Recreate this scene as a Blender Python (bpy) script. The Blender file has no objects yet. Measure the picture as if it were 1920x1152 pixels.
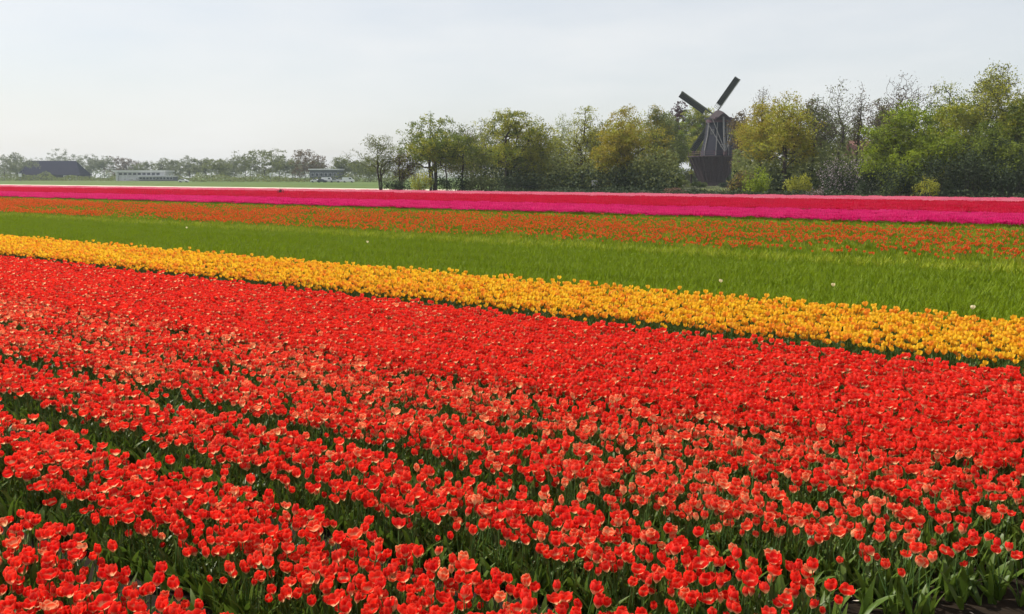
import bpy, math, random
import numpy as np
from mathutils import Vector, Matrix, Euler

R = math.radians
scn = bpy.context.scene
col = scn.collection

# ------------------------------------------------------------------ camera, sky, sun, exposure
CAM_H = 2.6
PITCH = math.atan(245 / 1600)
cam_d = bpy.data.cameras.new('camera')
cam_d.sensor_width = 36.0
cam_d.lens = 30.0
cam_d.clip_start = 0.05
cam_d.clip_end = 8000
cam = bpy.data.objects.new('camera', cam_d)
cam.location = (0, 0, CAM_H)
cam.rotation_euler = (math.pi / 2 - PITCH, 0, 0)
col.objects.link(cam)
scn.camera = cam

SUN_AZ = R(-72)          # left of the view direction (+Y), in front of the camera
SUN_EL = R(50)
world = bpy.data.worlds.new('World')
scn.world = world
world.use_nodes = True
wn = world.node_tree
wn.nodes.clear()
w_out = wn.nodes.new('ShaderNodeOutputWorld')
w_bg = wn.nodes.new('ShaderNodeBackground')
w_sky = wn.nodes.new('ShaderNodeTexSky')
w_sky.sky_type = 'NISHITA'
w_sky.sun_disc = False
w_sky.sun_elevation = SUN_EL
w_sky.sun_rotation = SUN_AZ
w_sky.altitude = 0
w_sky.air_density = 1.0
w_sky.dust_density = 2.0
w_sky.ozone_density = 1.0
# a thin, even veil of high cloud over the whole sky, with faint streaks
w_tc = wn.nodes.new('ShaderNodeTexCoord')
w_map = wn.nodes.new('ShaderNodeMapping')
w_map.inputs['Scale'].default_value = (1.2, 1.2, 5.0)
w_noise = wn.nodes.new('ShaderNodeTexNoise')
w_noise.inputs['Scale'].default_value = 2.2
w_noise.inputs['Detail'].default_value = 5
w_noise.inputs['Roughness'].default_value = 0.55
w_rng = wn.nodes.new('ShaderNodeMapRange')
w_rng.inputs['From Min'].default_value = 0.3
w_rng.inputs['From Max'].default_value = 0.7
w_rng.inputs['To Min'].default_value = 0.52
w_rng.inputs['To Max'].default_value = 0.82
w_mix = wn.nodes.new('ShaderNodeMixRGB')
w_mix.inputs['Color2'].default_value = (6.85, 6.85, 6.78, 1)
wn.links.new(w_tc.outputs['Generated'], w_map.inputs['Vector'])
wn.links.new(w_map.outputs['Vector'], w_noise.inputs['Vector'])
wn.links.new(w_noise.outputs['Fac'], w_rng.inputs['Value'])
wn.links.new(w_rng.outputs['Result'], w_mix.inputs['Fac'])
wn.links.new(w_sky.outputs['Color'], w_mix.inputs['Color1'])
wn.links.new(w_mix.outputs['Color'], w_bg.inputs['Color'])
w_bg.inputs['Strength'].default_value = 0.107
wn.links.new(w_bg.outputs['Background'], w_out.inputs['Surface'])

sun_d = bpy.data.lights.new('sun', 'SUN')
sun_d.energy = 5.0
sun_d.angle = R(0.53)
sun_d.color = (1.0, 0.95, 0.86)
sun = bpy.data.objects.new('sun', sun_d)
to_sun = Vector((math.sin(SUN_AZ) * math.cos(SUN_EL), math.cos(SUN_AZ) * math.cos(SUN_EL), math.sin(SUN_EL)))
sun.rotation_euler = to_sun.to_track_quat('Z', 'Y').to_euler()
sun.location = to_sun * 60
col.objects.link(sun)

scn.view_settings.view_transform = 'Standard'
scn.view_settings.look = 'None'
scn.view_settings.exposure = 0.38
scn.view_settings.gamma = 1.0
scn.view_settings.use_curve_mapping = False
scn.cycles.use_denoising = True
scn.cycles.max_bounces = 5
scn.cycles.diffuse_bounces = 2
scn.cycles.use_adaptive_sampling = True
scn.cycles.adaptive_threshold = 0.025
scn.cycles.transmission_bounces = 2
scn.cycles.transparent_max_bounces = 4
scn.cycles.volume_bounces = 0

rng = np.random.default_rng(11)
random.seed(5)

# ------------------------------------------------------------------ field frame: p across the rows, s along them
AZ = R(54.746)
NV = np.array([math.cos(AZ), math.sin(AZ)])
RV = np.array([-math.sin(AZ), math.cos(AZ)])
def ps(p, s): return NV * p + RV * s
FEFF = math.hypot(1600, 245)
def at(px, Y):                       # ground point that lies Y metres ahead, on the bearing of picture column px
    return ((px - 960) / FEFF * Y, Y)
def zat(py, Y):                      # height above ground at Y metres for picture row py
    b = 576 - py
    dy = b * math.sin(PITCH) + 1600 * math.cos(PITCH)
    dz = b * math.cos(PITCH) - 1600 * math.sin(PITCH)
    return CAM_H + dz / dy * Y

# ------------------------------------------------------------------ tagging
def tag(o, label=None, cat=None, group=None, kind=None):
    if label: o['label'] = label
    if cat: o['category'] = cat
    if group: o['group'] = group
    if kind: o['kind'] = kind
    return o
def empty(name, loc, rz=0.0):
    o = bpy.data.objects.new(name, None)
    o.location = loc
    o.rotation_euler = (0, 0, rz)
    o.empty_display_size = 0.2
    col.objects.link(o)
    return o

# ------------------------------------------------------------------ mesh collecting
class MB:
    def __init__(self):
        self.v, self.f, self.m, self.a = [], [], [], {}
        self.n = 0
    def add(self, verts, faces, mi=0, **attrs):
        verts = np.asarray(verts, float)
        o = self.n
        self.v.append(verts)
        for f in faces: self.f.append(tuple(int(i) + o for i in f))
        self.m += [mi] * len(faces)
        for k in set(list(attrs) + list(self.a)):
            lst = self.a.setdefault(k, [np.zeros(o)] if o else [])
            val = attrs.get(k, 0.0)
            lst.append(np.full(len(verts), val) if np.isscalar(val) else np.asarray(val, float))
        self.n += len(verts)
    def box(self, c, size, rot=None, mi=0, taper=1.0):
        x, y, z = [d / 2 for d in size]
        vs = np.array([[-x, -y, -z], [x, -y, -z], [x, y, -z], [-x, y, -z], [-x * taper, -y * taper, z], [x * taper, -y * taper, z], [x * taper, y * taper, z], [-x * taper, y * taper, z]])
        if rot is not None: vs = vs @ np.array(rot.to_3x3()).T
        self.add(vs + np.asarray(c), [(3, 2, 1, 0), (4, 5, 6, 7), (0, 1, 5, 4), (1, 2, 6, 5), (2, 3, 7, 6), (3, 0, 4, 7)], mi)
    def bar(self, a, b, w, d, mi=0):
        a, b = Vector(a), Vector(b)
        q = (b - a).to_track_quat('Z', 'Y').to_matrix()
        self.box((a + b) / 2, (w, d, (b - a).length), q, mi)
    def ring_loft(self, rings, mi=0, cap=(True, True)):
        k = len(rings[0])
        vs = np.vstack(rings)
        fs = []
        for i in range(len(rings) - 1):
            for j in range(k):
                fs.append((i * k + j, i * k + (j + 1) % k, (i + 1) * k + (j + 1) % k, (i + 1) * k + j))
        if cap[0]: fs.append(tuple(range(k))[::-1])
        if cap[1]: fs.append(tuple((len(rings) - 1) * k + j for j in range(k)))
        self.add(vs, fs, mi)
    def mesh(self, name, mats, smooth=False):
        me = bpy.data.meshes.new(name)
        V = np.vstack(self.v)
        me.from_pydata(V.tolist(), [], self.f)
        for m in (mats if isinstance(mats, (list, tuple)) else [mats]): me.materials.append(m)
        me.polygons.foreach_set('material_index', np.array(self.m, dtype=np.int32))
        if smooth: me.polygons.foreach_set('use_smooth', np.ones(len(self.f), dtype=bool))
        for k, lst in self.a.items():
            at_ = me.attributes.new(k, 'FLOAT', 'POINT')
            at_.data.foreach_set('value', np.concatenate(lst).astype(np.float32))
        me.update()
        return me
    def build(self, name, mats, parent=None, smooth=False, loc=None, rot=None):
        o = bpy.data.objects.new(name, self.mesh(name, mats, smooth))
        if parent is not None: o.parent = parent
        if loc is not None: o.location = loc
        if rot is not None: o.rotation_euler = rot
        col.objects.link(o)
        return o
def quad_mesh(name, V, tint, mat, k=4, per=True):
    """many separate k-gons at once: V is (n, k, 3)"""
    n = len(V)
    me = bpy.data.meshes.new(name)
    me.vertices.add(n * k); me.loops.add(n * k); me.polygons.add(n)
    me.vertices.foreach_set('co', V.reshape(-1).astype(np.float32))
    me.loops.foreach_set('vertex_index', np.arange(n * k, dtype=np.int32))
    me.polygons.foreach_set('loop_start', np.arange(0, n * k, k, dtype=np.int32))
    me.polygons.foreach_set('loop_total', np.full(n, k, dtype=np.int32))
    a = me.attributes.new('tint', 'FLOAT', 'POINT')
    a.data.foreach_set('value', np.repeat(tint, k).astype(np.float32))
    me.materials.append(mat)
    me.update(); me.validate()
    return me

# ------------------------------------------------------------------ materials
def nt(name):
    m = bpy.data.materials.new(name); m.use_nodes = True
    t = m.node_tree; t.nodes.clear()
    return m, t, t.nodes.new('ShaderNodeOutputMaterial')
def rgb(c): return (c[0], c[1], c[2], 1)
def mixc(t, fac, a, b, mode='MIX'):
    n = t.nodes.new('ShaderNodeMixRGB'); n.blend_type = mode
    for sock, val in (('Fac', fac), ('Color1', a), ('Color2', b)):
        if isinstance(val, (int, float)): n.inputs[sock].default_value = val
        elif isinstance(val, tuple): n.inputs[sock].default_value = rgb(val)
        else: t.links.new(val, n.inputs[sock])
    return n.outputs['Color']
def attr(t, name, typ='GEOMETRY'):
    n = t.nodes.new('ShaderNodeAttribute'); n.attribute_name = name; n.attribute_type = typ
    return n.outputs['Fac']
def maprange(t, v, a, b, c, d):
    n = t.nodes.new('ShaderNodeMapRange')
    t.links.new(v, n.inputs['Value'])
    for k, x in zip(('From Min', 'From Max', 'To Min', 'To Max'), (a, b, c, d)): n.inputs[k].default_value = x
    return n.outputs['Result']
def math_(t, op, a, b):
    n = t.nodes.new('ShaderNodeMath'); n.operation = op; n.use_clamp = True
    for i, x in enumerate((a, b)):
        if isinstance(x, (int, float)): n.inputs[i].default_value = x
        else: t.links.new(x, n.inputs[i])
    return n.outputs[0]
def noise(t, scale, detail=4, vec=None, rough=0.55):
    n = t.nodes.new('ShaderNodeTexNoise')
    n.inputs['Scale'].default_value = scale; n.inputs['Detail'].default_value = detail; n.inputs['Roughness'].default_value = rough
    if vec is None:
        tc = t.nodes.new('ShaderNodeTexCoord'); vec = tc.outputs['Object']
    t.links.new(vec, n.inputs['Vector'])
    return n.outputs['Fac']
def finish(t, out, color, rough=0.6, trans=0.0, spec=0.3, trans_col=None, bump=None, bump_d=0.02):
    b = t.nodes.new('ShaderNodeBsdfPrincipled')
    b.inputs['Roughness'].default_value = rough
    b.inputs['Specular IOR Level'].default_value = spec
    if isinstance(color, tuple): b.inputs['Base Color'].default_value = rgb(color)
    else: t.links.new(color, b.inputs['Base Color'])
    if bump is not None:
        bn = t.nodes.new('ShaderNodeBump'); bn.inputs['Strength'].default_value = 0.6; bn.inputs['Distance'].default_value = bump_d
        t.links.new(bump, bn.inputs['Height']); t.links.new(bn.outputs['Normal'], b.inputs['Normal'])
    if trans > 0:
        tr = t.nodes.new('ShaderNodeBsdfTranslucent')
        c2 = color if trans_col is None else trans_col
        if isinstance(c2, tuple): tr.inputs['Color'].default_value = rgb(c2)
        else: t.links.new(c2, tr.inputs['Color'])
        mx = t.nodes.new('ShaderNodeMixShader'); mx.inputs[0].default_value = trans
        t.links.new(b.outputs[0], mx.inputs[1]); t.links.new(tr.outputs[0], mx.inputs[2])
        t.links.new(mx.outputs[0], out.inputs['Surface'])
    else:
        t.links.new(b.outputs[0], out.inputs['Surface'])

def petal_mat(name, deep, fresh, faded, base, base_h=0.22, base_amt=1.0):
    """deep -> fresh by random, towards faded by the flower's age (tone), pale at the foot of the cup"""
    m, t, out = nt(name)
    oi = t.nodes.new('ShaderNodeObjectInfo')
    c = mixc(t, oi.outputs['Random'], deep, fresh)
    tone = attr(t, 'tone', 'INSTANCER')
    c = mixc(t, tone, c, faded)
    e = attr(t, 'e')
    lip = math_(t, 'MULTIPLY', maprange(t, e, 0.55, 1.0, 0.0, 0.5), maprange(t, tone, 0.0, 0.6, 0.12, 1.0))
    c = mixc(t, lip, c, base)
    v = attr(t, 'v')
    reach = t.nodes.new('ShaderNodeMath'); reach.operation = 'MULTIPLY_ADD'
    t.links.new(tone, reach.inputs[0]); reach.inputs[1].default_value = 0.45; reach.inputs[2].default_value = base_h
    fm_ = t.nodes.new('ShaderNodeMapRange'); t.links.new(v, fm_.inputs['Value']); fm_.inputs['From Min'].default_value = 0.05
    t.links.new(reach.outputs[0], fm_.inputs['From Max']); fm_.inputs['To Min'].default_value = base_amt; fm_.inputs['To Max'].default_value = 0.0
    foot = fm_.outputs['Result']
    c = mixc(t, foot, c, base)
    finish(t, out, c, 0.5, 0.48, 0.25)
    return m
def leaf_mat(name, a, b, trans=0.3, c3=None, rough=0.45, spec=0.35):
    m, t, out = nt(name)
    tint = attr(t, 'tint')
    c = mixc(t, tint, a, b)
    oi = t.nodes.new('ShaderNodeObjectInfo')
    c = mixc(t, maprange(t, oi.outputs['Random'], 0, 1, 0, 0.35), c, c3 or b)
    finish(t, out, c, rough, trans, spec)
    return m
def plain(name, a, b=None, scale=3.0, rough=0.7, spec=0.3, bump=0.0, stretch=None):
    m, t, out = nt(name)
    b = b or tuple(x * 0.7 for x in a)
    vec = None
    if stretch:
        tc = t.nodes.new('ShaderNodeTexCoord'); mp = t.nodes.new('ShaderNodeMapping')
        mp.inputs['Scale'].default_value = stretch
        t.links.new(tc.outputs['Object'], mp.inputs['Vector']); vec = mp.outputs['Vector']
    nz = noise(t, scale, 5, vec)
    c = mixc(t, maprange(t, nz, 0.3, 0.7, 0, 1), a, b)
    finish(t, out, c, rough, 0, spec, bump=nz if bump else None, bump_d=bump or 0.02)
    return m

M = {}
M['red'] = petal_mat('petal_red', (0.72, 0.006, 0.008), (0.86, 0.022, 0.012), (0.88, 0.12, 0.035), (0.95, 0.78, 0.42), 0.40)
M['yellow'] = petal_mat('petal_yellow', (0.88, 0.49, 0.02), (0.92, 0.62, 0.04), (0.86, 0.24, 0.02), (0.86, 0.36, 0.06), 0.3, 0.7)
M['orange'] = petal_mat('petal_orange', (0.66, 0.075, 0.012), (0.72, 0.12, 0.018), (0.74, 0.22, 0.04), (0.8, 0.30, 0.06), 0.2)
M['magenta'] = petal_mat('petal_magenta', (0.62, 0.008, 0.13), (0.74, 0.018, 0.20), (0.78, 0.06, 0.26), (0.8, 0.3, 0.4), 0.1)
M['crimson'] = petal_mat('petal_crimson', (0.55, 0.003, 0.028), (0.64, 0.006, 0.05), (0.66, 0.012, 0.10), (0.7, 0.2, 0.2), 0.1)
M['pink'] = petal_mat('petal_pale_pink', (0.78, 0.15, 0.26), (0.82, 0.24, 0.34), (0.84, 0.34, 0.42), (0.9, 0.55, 0.5), 0.1)
M['cream'] = petal_mat('petal_cream', (0.85, 0.72, 0.42), (0.88, 0.8, 0.55), (0.88, 0.6, 0.4), (0.85, 0.8, 0.5), 0.2)
M['leaf'] = leaf_mat('tulip_leaf', (0.045, 0.090, 0.012), (0.090, 0.150, 0.018), 0.35, (0.12, 0.15, 0.015))
M['stem'] = leaf_mat('tulip_stem', (0.065, 0.13, 0.030), (0.10, 0.17, 0.04), 0.1)
M['greenleaf'] = leaf_mat('budding_leaf', (0.082, 0.148, 0.004), (0.165, 0.240, 0.008), 0.45, (0.20, 0.24, 0.008), 0.6, 0.12)
M['limeleaf'] = leaf_mat('lime_leaf', (0.16, 0.22, 0.012), (0.28, 0.33, 0.02), 0.4, (0.30, 0.30, 0.02), 0.6, 0.12)
M['soil'] = plain('soil', (0.026, 0.018, 0.012), (0.012, 0.009, 0.006), 6.0, 0.95, 0.1, 0.03)
M['straw'] = leaf_mat('straw', (0.45, 0.32, 0.16), (0.62, 0.48, 0.26), 0.1, (0.35, 0.24, 0.12))
M['sand'] = plain('pale_sand', (0.55, 0.49, 0.40), (0.42, 0.36, 0.28), 0.4, 0.9, 0.1)
M['grass'] = plain('grass', (0.065, 0.105, 0.022), (0.040, 0.075, 0.018), 0.12, 0.9, 0.1)
M['bark'] = plain('bark', (0.075, 0.060, 0.045), (0.035, 0.028, 0.022), 3.0, 0.9, 0.1, stretch=(4, 4, 0.6))
M['bark_grey'] = plain('bark_grey', (0.13, 0.115, 0.095), (0.07, 0.06, 0.05), 3.0, 0.9, 0.1, stretch=(4, 4, 0.6))

# ------------------------------------------------------------------ setting: ground, soil, path, ditch
def sheet(name, pts, z, mat, kind='structure'):
    b = MB()
    b.add([(x, y, z) for x, y in pts], [tuple(range(len(pts)))])
    o = b.build(name, mat)
    tag(o, kind=kind)
    return o
GR = 1900
def ground_mat():
    m, t, out = nt('ground_grass')
    tc = t.nodes.new('ShaderNodeTexCoord')
    a = noise(t, 0.012, 3, tc.outputs['Object'])
    b = noise(t, 0.4, 5, tc.outputs['Object'])
    c = mixc(t, maprange(t, b, 0.3, 0.7, 0, 1), (0.055, 0.095, 0.02), (0.085, 0.13, 0.028))
    c = mixc(t, maprange(t, a, 0.42, 0.6, 0, 0.7), c, (0.10, 0.13, 0.035))
    finish(t, out, c, 0.9, 0, 0.1)
    return m
N_ = 48
sheet('ground', [(GR * math.cos(2 * math.pi * i / N_), GR * math.sin(2 * math.pi * i / N_)) for i in range(N_)], 0.0, ground_mat())
def strip(name, p0, p1, s0, s1, z, mat):
    return sheet(name, [tuple(ps(p0, s0)), tuple(ps(p1, s0)), tuple(ps(p1, s1)), tuple(ps(p0, s1))], z, mat)
strip('field_soil', -3, 99.5, -14, 262, 0.004, M['soil'])
strip('farm_path', 121, 134, 88, 420, 0.006, M['sand'])

# ------------------------------------------------------------------ tulips: petals, leaves, stems
def add_blossom(b, z0, H, W, flare, mi, tilt=0.0, nu=3, nv=4, n=6, r=random):
    """six cupped petals in two whorls; attributes v (0 foot .. 1 tip) and e (towards the rim)"""
    ph = r.random() * 6.28
    tx, ty = tilt * math.cos(ph * 2), tilt * math.sin(ph * 2)
    for k in range(n):
        inner = k % 2
        base = ph + k * 2 * math.pi / n + r.uniform(-.08, .08)
        rad = W * (0.47 if inner else 0.53) * r.uniform(.94, 1.06)
        hh = H * (1.03 if inner else 0.97) * r.uniform(.92, 1.06)
        fl = flare * r.uniform(.7, 1.3)
        vs, vv, ee = [], [], []
        for j in range(nv + 1):
            v = j / nv
            prof = math.sin(min(1.0, v * 1.75 + 0.10) * math.pi / 2) if v < .55 else 1.0 - (v - .55) * 0.42
            rr = rad * (prof * (1 - 0.1 * v) + fl * v * v)
            half = R(52) * (0.35 + 0.65 * math.sin(min(1, v * 1.6) * math.pi / 2)) * (1.0 if v < .6 else math.sqrt(max(0.0, 1 - ((v - .6) / .43) ** 2)))
            for i in range(nu + 1):
                u = -1 + 2 * i / nu
                a = base + u * half / max(.75, 1 + fl * v)
                z = hh * (v ** 0.86) - hh * 0.05 * abs(u) * v
                rl = rr * (1 + 0.05 * (1 - abs(u)) * v)
                vs.append((rl * math.cos(a) + tx * z, rl * math.sin(a) + ty * z, z0 + z))
                vv.append(v); ee.append(max(abs(u) * 0.9, (v - .5) * 2 * 0.95))
        fs = [(j * (nu + 1) + i, j * (nu + 1) + i + 1, (j + 1) * (nu + 1) + i + 1, (j + 1) * (nu + 1) + i) for j in range(nv) for i in range(nu)]
        b.add(vs, fs, mi, v=vv, e=ee)
def add_stem(b, z1, mi, r0=0.0038, lean=0.012, r=random):
    ax, ay = r.uniform(-lean, lean), r.uniform(-lean, lean)
    rings = []
    for j in range(4):
        q = j / 3
        cx, cy = ax * math.sin(q * math.pi), ay * math.sin(q * math.pi)
        rings.append(np.array([(cx + r0 * math.cos(k * math.pi / 2), cy + r0 * math.sin(k * math.pi / 2), q * z1) for k in range(4)]))
    n0 = b.n
    b.ring_loft(rings, mi, (False, False))
def add_leaf(b, L, W, ang, lean, curl, mi, z0=0.0, off=0.01, rows=5, r=random):
    ca, sa = math.cos(ang), math.sin(ang)
    vs, ti = [], []
    x, z = off, z0
    th = math.pi / 2 - lean
    tw = r.uniform(-.5, .5)
    for j in range(rows + 1):
        q = j / rows
        w = W * (math.sin(math.pi * (0.10 + 0.90 * q) ** 0.75) ** 0.9 if q < 1 else 0.0) + 0.0015
        fold = 0.35 * w
        t2 = tw * q
        for u in (-1, 0, 1):
            lx = x + (0 if u == 0 else -fold * .0)
            yy = u * w * math.cos(t2)
            xx = lx + u * w * math.sin(t2) - (fold if u == 0 else 0) * 0
            zz = z + (fold * .6 if u else 0)
            vs.append((xx * ca - yy * sa, xx * sa + yy * ca, zz))
            ti.append(0.25 + 0.6 * q + (0.1 if u else 0))
        x += math.cos(th) * L / rows
        z += math.sin(th) * L / rows
        th -= curl / rows * (1 + q)
    fs = []
    for j in range(rows):
        for i in range(2):
            a = j * 3 + i
            fs.append((a, a + 1, a + 4, a + 3))
    b.add(vs, fs, mi, tint=ti)

# shapes of the red tulip: (height of cup, width, flare at the rim)
CUPS = [(.068, .058, .02), (.072, .062, .06), (.066, .066, .14), (.070, .048, -.08), (.060, .076, .36), (.070, .060, .10)]
def tulip_mesh(name, mat, cup, zs, leaves=3, seed=0, leaf='leaf'):
    r = random.Random(seed)
    b = MB()
    add_stem(b, zs, 1, r=r)
    H, W, fl = cup
    add_blossom(b, zs - 0.004, H, W, fl, 0, r.uniform(0, .22), r=r)
    a0 = r.random() * 6.28
    for k in range(leaves):
        add_leaf(b, r.uniform(.20, .33), r.uniform(.013, .024), a0 + k * 2.3 + r.uniform(-.4, .4), r.uniform(.08, .35), r.uniform(.1, .9), 2, r=r)
    return b.mesh(name, [M[mat], M['stem'], M[leaf]], True)
def plant_mesh(name, leaf, h, n, seed, wide=1.0):
    r = random.Random(seed)
    b = MB()
    a0 = r.random() * 6.28
    for k in range(n):
        add_leaf(b, h * r.uniform(.75, 1.15), r.uniform(.014, .026) * wide, a0 + k * 6.28 / n + r.uniform(-.5, .5), r.uniform(.05, .4), r.uniform(.1, .8), 0, rows=4, r=r)
    return b.mesh(name, M[leaf], True)
def tile_mesh(name, petal, leaf, nf, np_, size, hz, seed, cw=.075):
    """a square metre or so of bed, for the far strips: small cups over upright leaves"""
    r = random.Random(seed)
    b = MB()
    for k in range(np_):
        x, y = r.uniform(-size, size) / 2, r.uniform(-size, size) / 2
        a0 = r.random() * 6.28
        for q in range(3):
            c = MB()
            add_leaf(c, hz * r.uniform(.6, .95), r.uniform(.02, .036), a0 + q * 2.1, r.uniform(.05, .35), r.uniform(.1, .6), 0, rows=2, r=r)
            b.add(c.v[0] + np.array([x, y, 0]), c.f, 1, tint=np.concatenate(c.a['tint']))
    for k in range(nf):
        x, y = r.uniform(-size, size) / 2, r.uniform(-size, size) / 2
        z = hz + r.uniform(-.05, .045)
        W, H = cw * r.uniform(.85, 1.15), cw * r.uniform(.9, 1.2)
        ph = r.random() * 6.28
        prof = [(.25, 0), (.5, .35), (.46, 1.0)]
        vs = [(x + W * q * math.cos(ph + j * 6.2832 / 6), y + W * q * math.sin(ph + j * 6.2832 / 6), z + H * (zz - (.12 if j % 2 and zz == 1 else 0))) for q, zz in prof for j in range(6)]
        fs = [(i * 6 + j, i * 6 + (j + 1) % 6, (i + 1) * 6 + (j + 1) % 6, (i + 1) * 6 + j) for i in range(2) for j in range(6)]
        b.add(vs, fs, 0, v=[.1] * 6 + [.5] * 6 + [.9] * 6, e=[0] * 12 + [.6] * 6)
    return b.mesh(name, [M[petal], M[leaf]], True)

def scatter(name, meshes, P, rot, scl, var, tone, label, cat):
    """one object: the mass of plants of a strip, set out on the points by geometry nodes"""
    src = bpy.data.collections.new(name + '_shapes')          # kept out of the scene
    for i, me in enumerate(meshes):
        src.objects.link(bpy.data.objects.new('%s_shape_%02d' % (name, i), me))
    me = bpy.data.meshes.new(name)
    n = len(P)
    me.vertices.add(n)
    me.vertices.foreach_set('co', np.asarray(P, np.float32).reshape(-1))
    for k, typ, val in (('rot', 'FLOAT_VECTOR', rot), ('scl', 'FLOAT', scl), ('var', 'INT', var), ('tone', 'FLOAT', tone)):
        a = me.attributes.new(k, typ, 'POINT')
        if typ == 'FLOAT_VECTOR': a.data.foreach_set('vector', np.asarray(val, np.float32).reshape(-1))
        elif typ == 'INT': a.data.foreach_set('value', np.asarray(val, np.int32))
        else: a.data.foreach_set('value', np.asarray(val, np.float32))
    for m in meshes[0].materials: me.materials.append(m)
    o = bpy.data.objects.new(name, me)
    col.objects.link(o)
    g = bpy.data.node_groups.new(name + '_planting', 'GeometryNodeTree')
    g.interface.new_socket('Geometry', in_out='INPUT', socket_type='NodeSocketGeometry')
    g.interface.new_socket('Geometry', in_out='OUTPUT', socket_type='NodeSocketGeometry')
    gi, go = g.nodes.new('NodeGroupInput'), g.nodes.new('NodeGroupOutput')
    ci = g.nodes.new('GeometryNodeCollectionInfo')
    ci.inputs['Collection'].default_value = src
    ci.inputs['Separate Children'].default_value = True
    ci.inputs['Reset Children'].default_value = True
    ip = g.nodes.new('GeometryNodeInstanceOnPoints')
    ip.inputs['Pick Instance'].default_value = True
    def na(nm, typ):
        x = g.nodes.new('GeometryNodeInputNamedAttribute'); x.data_type = typ
        x.inputs['Name'].default_value = nm
        return next(s for s in x.outputs if s.enabled and s.name == 'Attribute')
    g.links.new(gi.outputs[0], ip.inputs['Points'])
    g.links.new(ci.outputs[0], ip.inputs['Instance'])
    g.links.new(na('var', 'INT'), ip.inputs['Instance Index'])
    g.links.new(na('rot', 'FLOAT_VECTOR'), ip.inputs['Rotation'])
    g.links.new(na('scl', 'FLOAT'), ip.inputs['Scale'])
    g.links.new(ip.outputs[0], go.inputs[0])
    md = o.modifiers.new('planting', 'NODES'); md.node_group = g
    tag(o, label, cat, kind='stuff')
    return o

def vnoise(p, s, sc_p, sc_s, seed):
    """smooth value noise on the field plane, 0..1"""
    g = np.random.default_rng(seed).random((64, 64))
    x, y = p / sc_p, s / sc_s
    xi, yi = np.floor(x).astype(int), np.floor(y).astype(int)
    fx, fy = x - xi, y - yi
    fx, fy = fx * fx * (3 - 2 * fx), fy * fy * (3 - 2 * fy)
    a = g[xi % 64, yi % 64]; b = g[(xi + 1) % 64, yi % 64]; c = g[xi % 64, (yi + 1) % 64]; d = g[(xi + 1) % 64, (yi + 1) % 64]
    return (a * (1 - fx) + b * fx) * (1 - fy) + (c * (1 - fx) + d * fx) * fy
def plots(p0, p1, density, margin=4.0, s_min=-3.0, s_max=250.0, jitter=.5):
    """jittered planting grid over the part of a strip that the view (and a step aside) can see"""
    d = 1 / math.sqrt(density)
    pa = np.arange(p0 + d / 2, p1, d)
    sa = np.arange(s_min, min(s_max, 2.35 * p1 + margin + 4), d)
    pp, ss = np.meshgrid(pa, sa, indexing='ij')
    pp = (pp + rng.uniform(-jitter, jitter, pp.shape) * d).ravel(); ss = (ss + rng.uniform(-jitter, jitter, ss.shape) * d).ravel()
    ok = (ss < 2.35 * pp + margin) & (ss > 0.05 * pp - margin)
    return pp[ok], ss[ok]
def to_xyz(pp, ss, z=0.0):
    xy = pp[:, None] * NV + ss[:, None] * RV
    return np.column_stack([xy, np.full(len(pp), z) if np.isscalar(z) else z])
def rots(n, tilt=.12, yaw=True):
    return np.column_stack([rng.normal(0, tilt, n), rng.normal(0, tilt, n), rng.uniform(0, 6.283, n)])

# ---- red beds
GAPS = [(2.70, .17), (3.86, .17), (4.95, .15), (6.05, .11), (7.15, .06), (8.25, .03), (9.35, .02), (10.45, .02)]
pp, ss = plots(0.9, 7.35, 250, margin=3.6, s_min=-4.0)
pp2, ss2 = plots(7.35, 11.02, 330, margin=3.6, s_min=-4.0)
pp, ss = np.concatenate([pp, pp2]), np.concatenate([ss, ss2])
keep = np.ones(len(pp), bool)
wob = (vnoise(pp * 0 + 3, ss, 1, 0.8, 4) - .5) * .10
for gp, hw in GAPS:
    w = hw * (0.65 + 0.9 * vnoise(pp * 0 + gp * 7, ss, 1, .9, int(gp * 10)))
    keep &= np.abs(pp + wob - gp) > w
near = pp < 7.35
hole = vnoise(pp, ss, .22, .35, 21)
keep &= ~(near & (hole > .83))
keep &= ~(near & (rng.random(len(pp)) < .06))
# the beds thin out and stop at the headland, at the lower right of the picture
end = 0.05 + 0.95 * np.clip((5.9 - pp) / 1.15, 0, 1) + (vnoise(pp, ss * 0, .35, 1, 8) - .5) * .5
end = end - 5.0 * np.clip((pp - 6.0) / 1.2, 0, 1)
keep &= ss > end
keep &= ~((ss < end + .75) & (pp < 6.2) & (rng.random(len(pp)) < .25 + .35 * (pp > 4.7)))
pp, ss = pp[keep], ss[keep]
n = len(pp)
tone = np.where(pp < 7.35, np.clip((vnoise(pp, ss, .45, 1.3, 31) - .5) * .7, 0, .35) * np.clip(.15 + .16 * (pp - 3), .1, .7), .0)
tone += (rng.random(n) < np.where(pp < 7.35, .07 + .045 * np.clip(pp - 3, 0, 4), .01)) * rng.uniform(.2, .75, n)
tone = np.clip(tone + rng.uniform(0, .07, n), 0, .9)
var = rng.integers(0, 6, n) * 2 + rng.integers(0, 2, n)
var[(pp > 7.35)] = rng.choice([2, 3, 4, 5, 8, 9, 10, 11], (pp > 7.35).sum())
scl = rng.normal(1.0, .12, n).clip(.7, 1.28) * np.where(pp > 7.35, .86, .85)
rot = rots(n, .15)
red_meshes = [tulip_mesh('red_tulip_%d' % k, 'red', CUPS[k // 2], (.395, .365, .415, .385, .40, .375)[k // 2] + .02 * (k % 2), 3, 100 + k) for k in range(12)]
XYZ = to_xyz(pp, ss, 0.004)
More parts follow.
